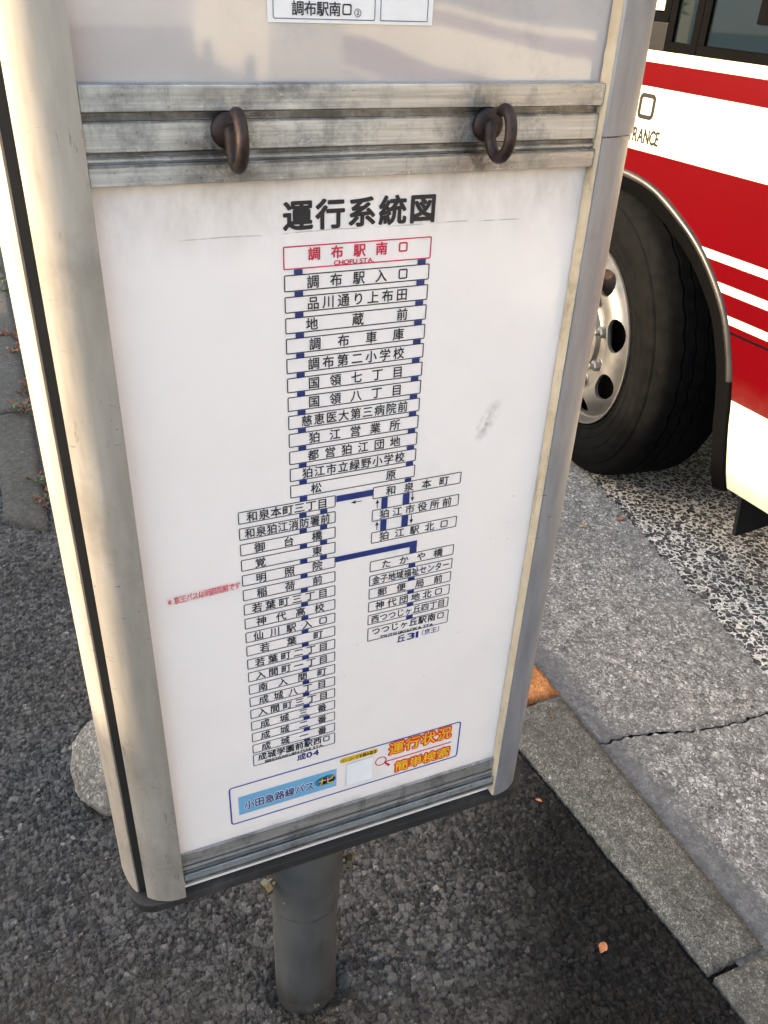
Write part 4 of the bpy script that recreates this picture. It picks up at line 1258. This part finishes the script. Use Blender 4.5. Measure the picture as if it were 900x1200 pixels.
mb = MB(); mb.box(-5.3, 6.3, -17.3, -10.7, 5.5, 5.8, 'tile_roof'); o = mb.build('roof', None, (2, -11, 0)); o.parent = shop
for k in range(3):
    mb = MB(); mb.box(-4.2 + 3.6 * k, -2.2 + 3.6 * k, -10.99, -10.95, 0.9, 2.5, 'glass'); o = mb.build('window', None, (2, -11, 0)); o.parent = shop
van = empty('reflected_van', (3.4, -9.5, -0.043))  # unseen van added for pale reflections in the upper panel
tag(van, 'small white van, unseen, added behind the camera for panel reflections', 'van')
def vpart(mb, name, **kw):
    o = mb.build(name, None, (3.4, -9.5, -0.043), **kw); o.location = (0, 0, 0); o.parent = van
side = [(-11.2, .3), (-11.2, 1.75), (-11.0, 1.88), (-8.6, 1.88), (-8.1, 1.12), (-7.85, 1.0), (-7.8, .3)]
mb = MB(); mb.prism(side, lambda p: (2.66, p[0], p[1]), lambda p: (4.14, p[0], p[1]), 'cream'); vpart(mb, 'body', bevel=0.03)
for x_ in (2.645, 4.14):
    for a_, b_ in ((-10.9, -9.9), (-9.8, -8.75)):
        mb = MB(); mb.box(x_, x_ + .015, a_, b_, 1.2, 1.72, 'glass'); vpart(mb, 'window')
mb = MB(); mb.prism([(-8.58, 1.82), (-8.13, 1.15), (-8.10, 1.17), (-8.55, 1.84)], lambda p: (2.78, p[0], p[1]), lambda p: (4.02, p[0], p[1]), 'glass'); vpart(mb, 'windscreen')
for x_ in (2.64, 3.98):
    for y_ in (-10.5, -8.45):
        mb = MB(); mb.lathe([(0, .0), (0, .27), (.03, .29), (.15, .29), (.17, .27), (.17, 0)], 28, lambda ax, r, an, x_=x_, y_=y_: (x_ + ax, y_ + r * math.cos(an), .25 + r * math.sin(an)), 'tyre'); vpart(mb, 'wheel')
for x_ in (2.75, 3.80):
    mb = MB(); mb.box(x_, x_ + .25, -7.80, -7.77, .72, .88, 'clear_glass'); vpart(mb, 'reflected_headlight', bevel=0.01)
vend = empty('reflected_vending_machine', (-5.0, 6.9, 0), math.radians(-38))  # unseen machine added to put a blue streak in the bus windows
tag(vend, 'blue drinks vending machine, unseen, added to reflect in the bus glass', 'vending machine')
mb = MB(); mb.box(-0.35, 0.35, -0.5, 0.5, 0.0, 1.83, 'cloud_blue'); o = mb.build('body', None, (0, 0, 0), bevel=0.01); o.parent = vend
mb = MB(); mb.box(0.351, 0.365, -0.42, 0.42, 0.95, 1.72, 'white_ink'); o = mb.build('reflected_display_front', None, (0, 0, 0)); o.parent = vend
mb = MB(); mb.box(0.351, 0.362, -0.3, 0.3, 0.2, 0.42, 'black_trim'); o = mb.build('reflected_delivery_slot', None, (0, 0, 0)); o.parent = vend
def tree(loc, h, cr, n, sd, label):  # unseen trees, added for foliage reflections in the bus windows
    r = random.Random(sd)
    e_ = empty('reflected_tree', loc)
    tag(e_, label, 'tree', 'unseen trees added for reflections')
    tk = MB(); tk.tube([(0, 0, -.05), (0.05, 0, h * .35), (0, .06, h * .8)], [.16, .11, .04], 'stem', 10)
    for k in range(7):
        a_ = k * 2.4; z_ = h * (.35 + .06 * k)
        tk.tube([(0.03, 0.02, z_), (math.cos(a_) * cr * .7, math.sin(a_) * cr * .7, z_ + h * .18)], [.05, .012], 'stem', 6)
    o = tk.build('trunk', None, (0, 0, 0), fix=False); o.parent = e_
    cl = [(Vector((r.gauss(0, cr * .45), r.gauss(0, cr * .45), h * .7 + r.gauss(0, h * .14))), r.uniform(.25, .55) * cr) for _ in range(16)]
    lf = MB()
    for k in range(n):
        c, rad = cl[k % 16]
        d = Vector((r.gauss(0, 1), r.gauss(0, 1), r.gauss(0, 1))).normalized()
        p = c + d * rad * r.uniform(.6, 1.0) ** .5
        u = Vector((r.gauss(0, 1), r.gauss(0, 1), r.gauss(0, .6))).normalized(); w = u.orthogonal().normalized()
        lf.add([p, p + u * .07 + w * .035, p + u * .14, p + u * .07 - w * .035], [(0, 1, 2, 3)], 'leaf_green')
    o = lf.build('crown', None, (0, 0, 0), fix=False); o.parent = e_
tree((-5.4, 8.7, 0), 3.2, 1.3, 4500, 1, 'nearer leafy tree, unseen, added to reflect in the bus glass')
tree((-7.5, 13.0, 0), 4.4, 1.8, 5000, 2, 'farther leafy tree, unseen, added to reflect in the bus glass')
house = empty('brick_building', (13.5, 9, 0))
tag(house, 'pinkish brick building seen through the bus door glass', 'building')
mb = MB(); mb.box(13.5, 20, -6, 26, -0.05, 7.0, 'brick'); o = mb.build('wall', None, (13.5, 9, 0)); o.parent = house
mb = MB(); mb.box(13.3, 20.2, -6.2, 26.2, 7.0, 7.3, 'tile_roof'); o = mb.build('roof', None, (13.5, 9, 0)); o.parent = house

# ================================================================== SMALL THINGS
def weed(loc, n, size, keys, label, sd):
    r = random.Random(sd)
    e_ = empty('weed', loc)
    tag(e_, label, 'weed', 'weeds along the edging slabs')
    st, lf = MB(), MB()
    for i in range(n):
        a_ = r.uniform(0, math.tau); L = size * r.uniform(0.4, 1.0); el_ = r.uniform(0.25, 1.2)
        tip = Vector((math.cos(a_) * math.cos(el_), math.sin(a_) * math.cos(el_), math.sin(el_))) * L
        st.tube([(0, 0, -0.01), tip * 0.5 + Vector((0, 0, .004)), tip], [0.0012, 0.001, 0.0007], 'stem', 5)
        for q in range(4):
            b_ = a_ + r.uniform(-1.6, 1.6); w = size * r.uniform(0.10, 0.20); l_ = w * r.uniform(1.6, 2.6)
            base = tip * r.uniform(0.45, 1.0)
            d = Vector((math.cos(b_), math.sin(b_), r.uniform(-.2, .7))).normalized(); s_ = Vector((-d.y, d.x, 0)).normalized()
            lf.add([base, base + d * l_ * .4 + s_ * w * .5 + Vector((0, 0, .002)), base + d * l_ + Vector((0, 0, -.002)), base + d * l_ * .4 - s_ * w * .5 + Vector((0, 0, .002))], [(0, 1, 2, 3)], r.choice(keys))
    o = st.build('stem', None, (0, 0, 0), fix=False); o.parent = e_
    o = lf.build('leaf', None, (0, 0, 0), fix=False); o.parent = e_
G_, R_, S_ = 'leaf_green', 'leaf_red', 'stem'
weed((-0.044, 2.385, 0.0), 9, 0.050, [R_, R_, G_], 'reddish weed growing beside the nearest edging slab', 1)
weed((-0.042, 2.50, 0.0), 10, 0.052, [G_, G_, R_], 'small green weed just above the reddish one by the nearest slab', 2)
weed((-0.048, 3.02, 0.0), 13, 0.066, [G_, G_, G_, R_], 'low green weed in the joint between the two nearest slabs', 3)
weed((-0.044, 3.22, 0.0), 10, 0.055, [R_, R_, G_], 'reddish brown weed just past the slab joint', 4)
weed((-0.060, 3.62, 0.0), 11, 0.062, [S_, R_, 'leaf_orange'], 'dry orange weed on the second edging slab', 5)
weed((-0.058, 3.80, 0.0), 10, 0.065, [S_, R_, 'leaf_orange'], 'dry brown weed at the far end of the second slab', 6)
weed((-0.092, 4.42, 0.0), 15, 0.095, [G_], 'bushy green weed at the left border of the photo', 7)
weed((-0.088, 4.75, 0.0), 13, 0.085, [G_, G_, S_], 'green weed farthest away at the left border', 8)

def leaf(name, loc, l_, w_, rz, key, label):
    mb = MB(); n = 8
    top = []
    r = random.Random(int(l_ * 1e6) + int(rz * 100))
    for i in range(n + 1):
        u = i / n
        wv_ = w_ * 0.5 * math.sin(math.pi * min(1, u * 0.94 + 0.03)) * r.uniform(.75, 1.15)
        cz_ = 0.25 * l_ * math.sin(u * 2.6) * 0.5
        for s_, dz in ((-1, .10 * l_), (0, 0), (1, .12 * l_)):
            top.append((l_ * (u - .5), s_ * wv_, cz_ + dz * abs(s_)))
    fs = [(i * 3 + k, i * 3 + k + 1, (i + 1) * 3 + k + 1, (i + 1) * 3 + k) for i in range(n) for k in range(2)]
    b = len(top)
    vs = top + [(x_, y_, z_ - 0.0006) for x_, y_, z_ in top]
    fs += [tuple(b + k for k in f[::-1]) for f in fs]
    mb.add(vs, fs, key, True)
    o = mb.build(name, fix=False)
    o.location = loc; o.rotation_euler = (0, 0, rz)
    tag(o, label, 'leaf', 'fallen leaves on the ground')
leaf('fallen_leaf', (0.724, 0.607, 0.001), 0.022, 0.015, 0.6, 'leaf_orange', 'orange dead leaf on the dark asphalt at the lower right')
leaf('fallen_leaf', (1.480, 1.785, -0.040), 0.030, 0.022, -0.9, 'leaf_tan', 'yellow brown leaf on the speckled road under the tyre')
leaf('fallen_leaf', (1.62, 1.78, -0.040), 0.032, 0.012, 0.3, 'leaf_orange', 'thin orange leaf on the speckled road, right of the yellow brown one')
leaf('fallen_leaf', (0.785, 0.915, -0.002), 0.014, 0.006, -0.8, 'leaf_orange', 'thin orange leaf scrap by the foot of the right post')
leaf('fallen_leaf', (0.93, 1.10, 0.003), 0.022, 0.007, 1.2, 'stem', 'dark curled leaf lying on the grey kerb stone')
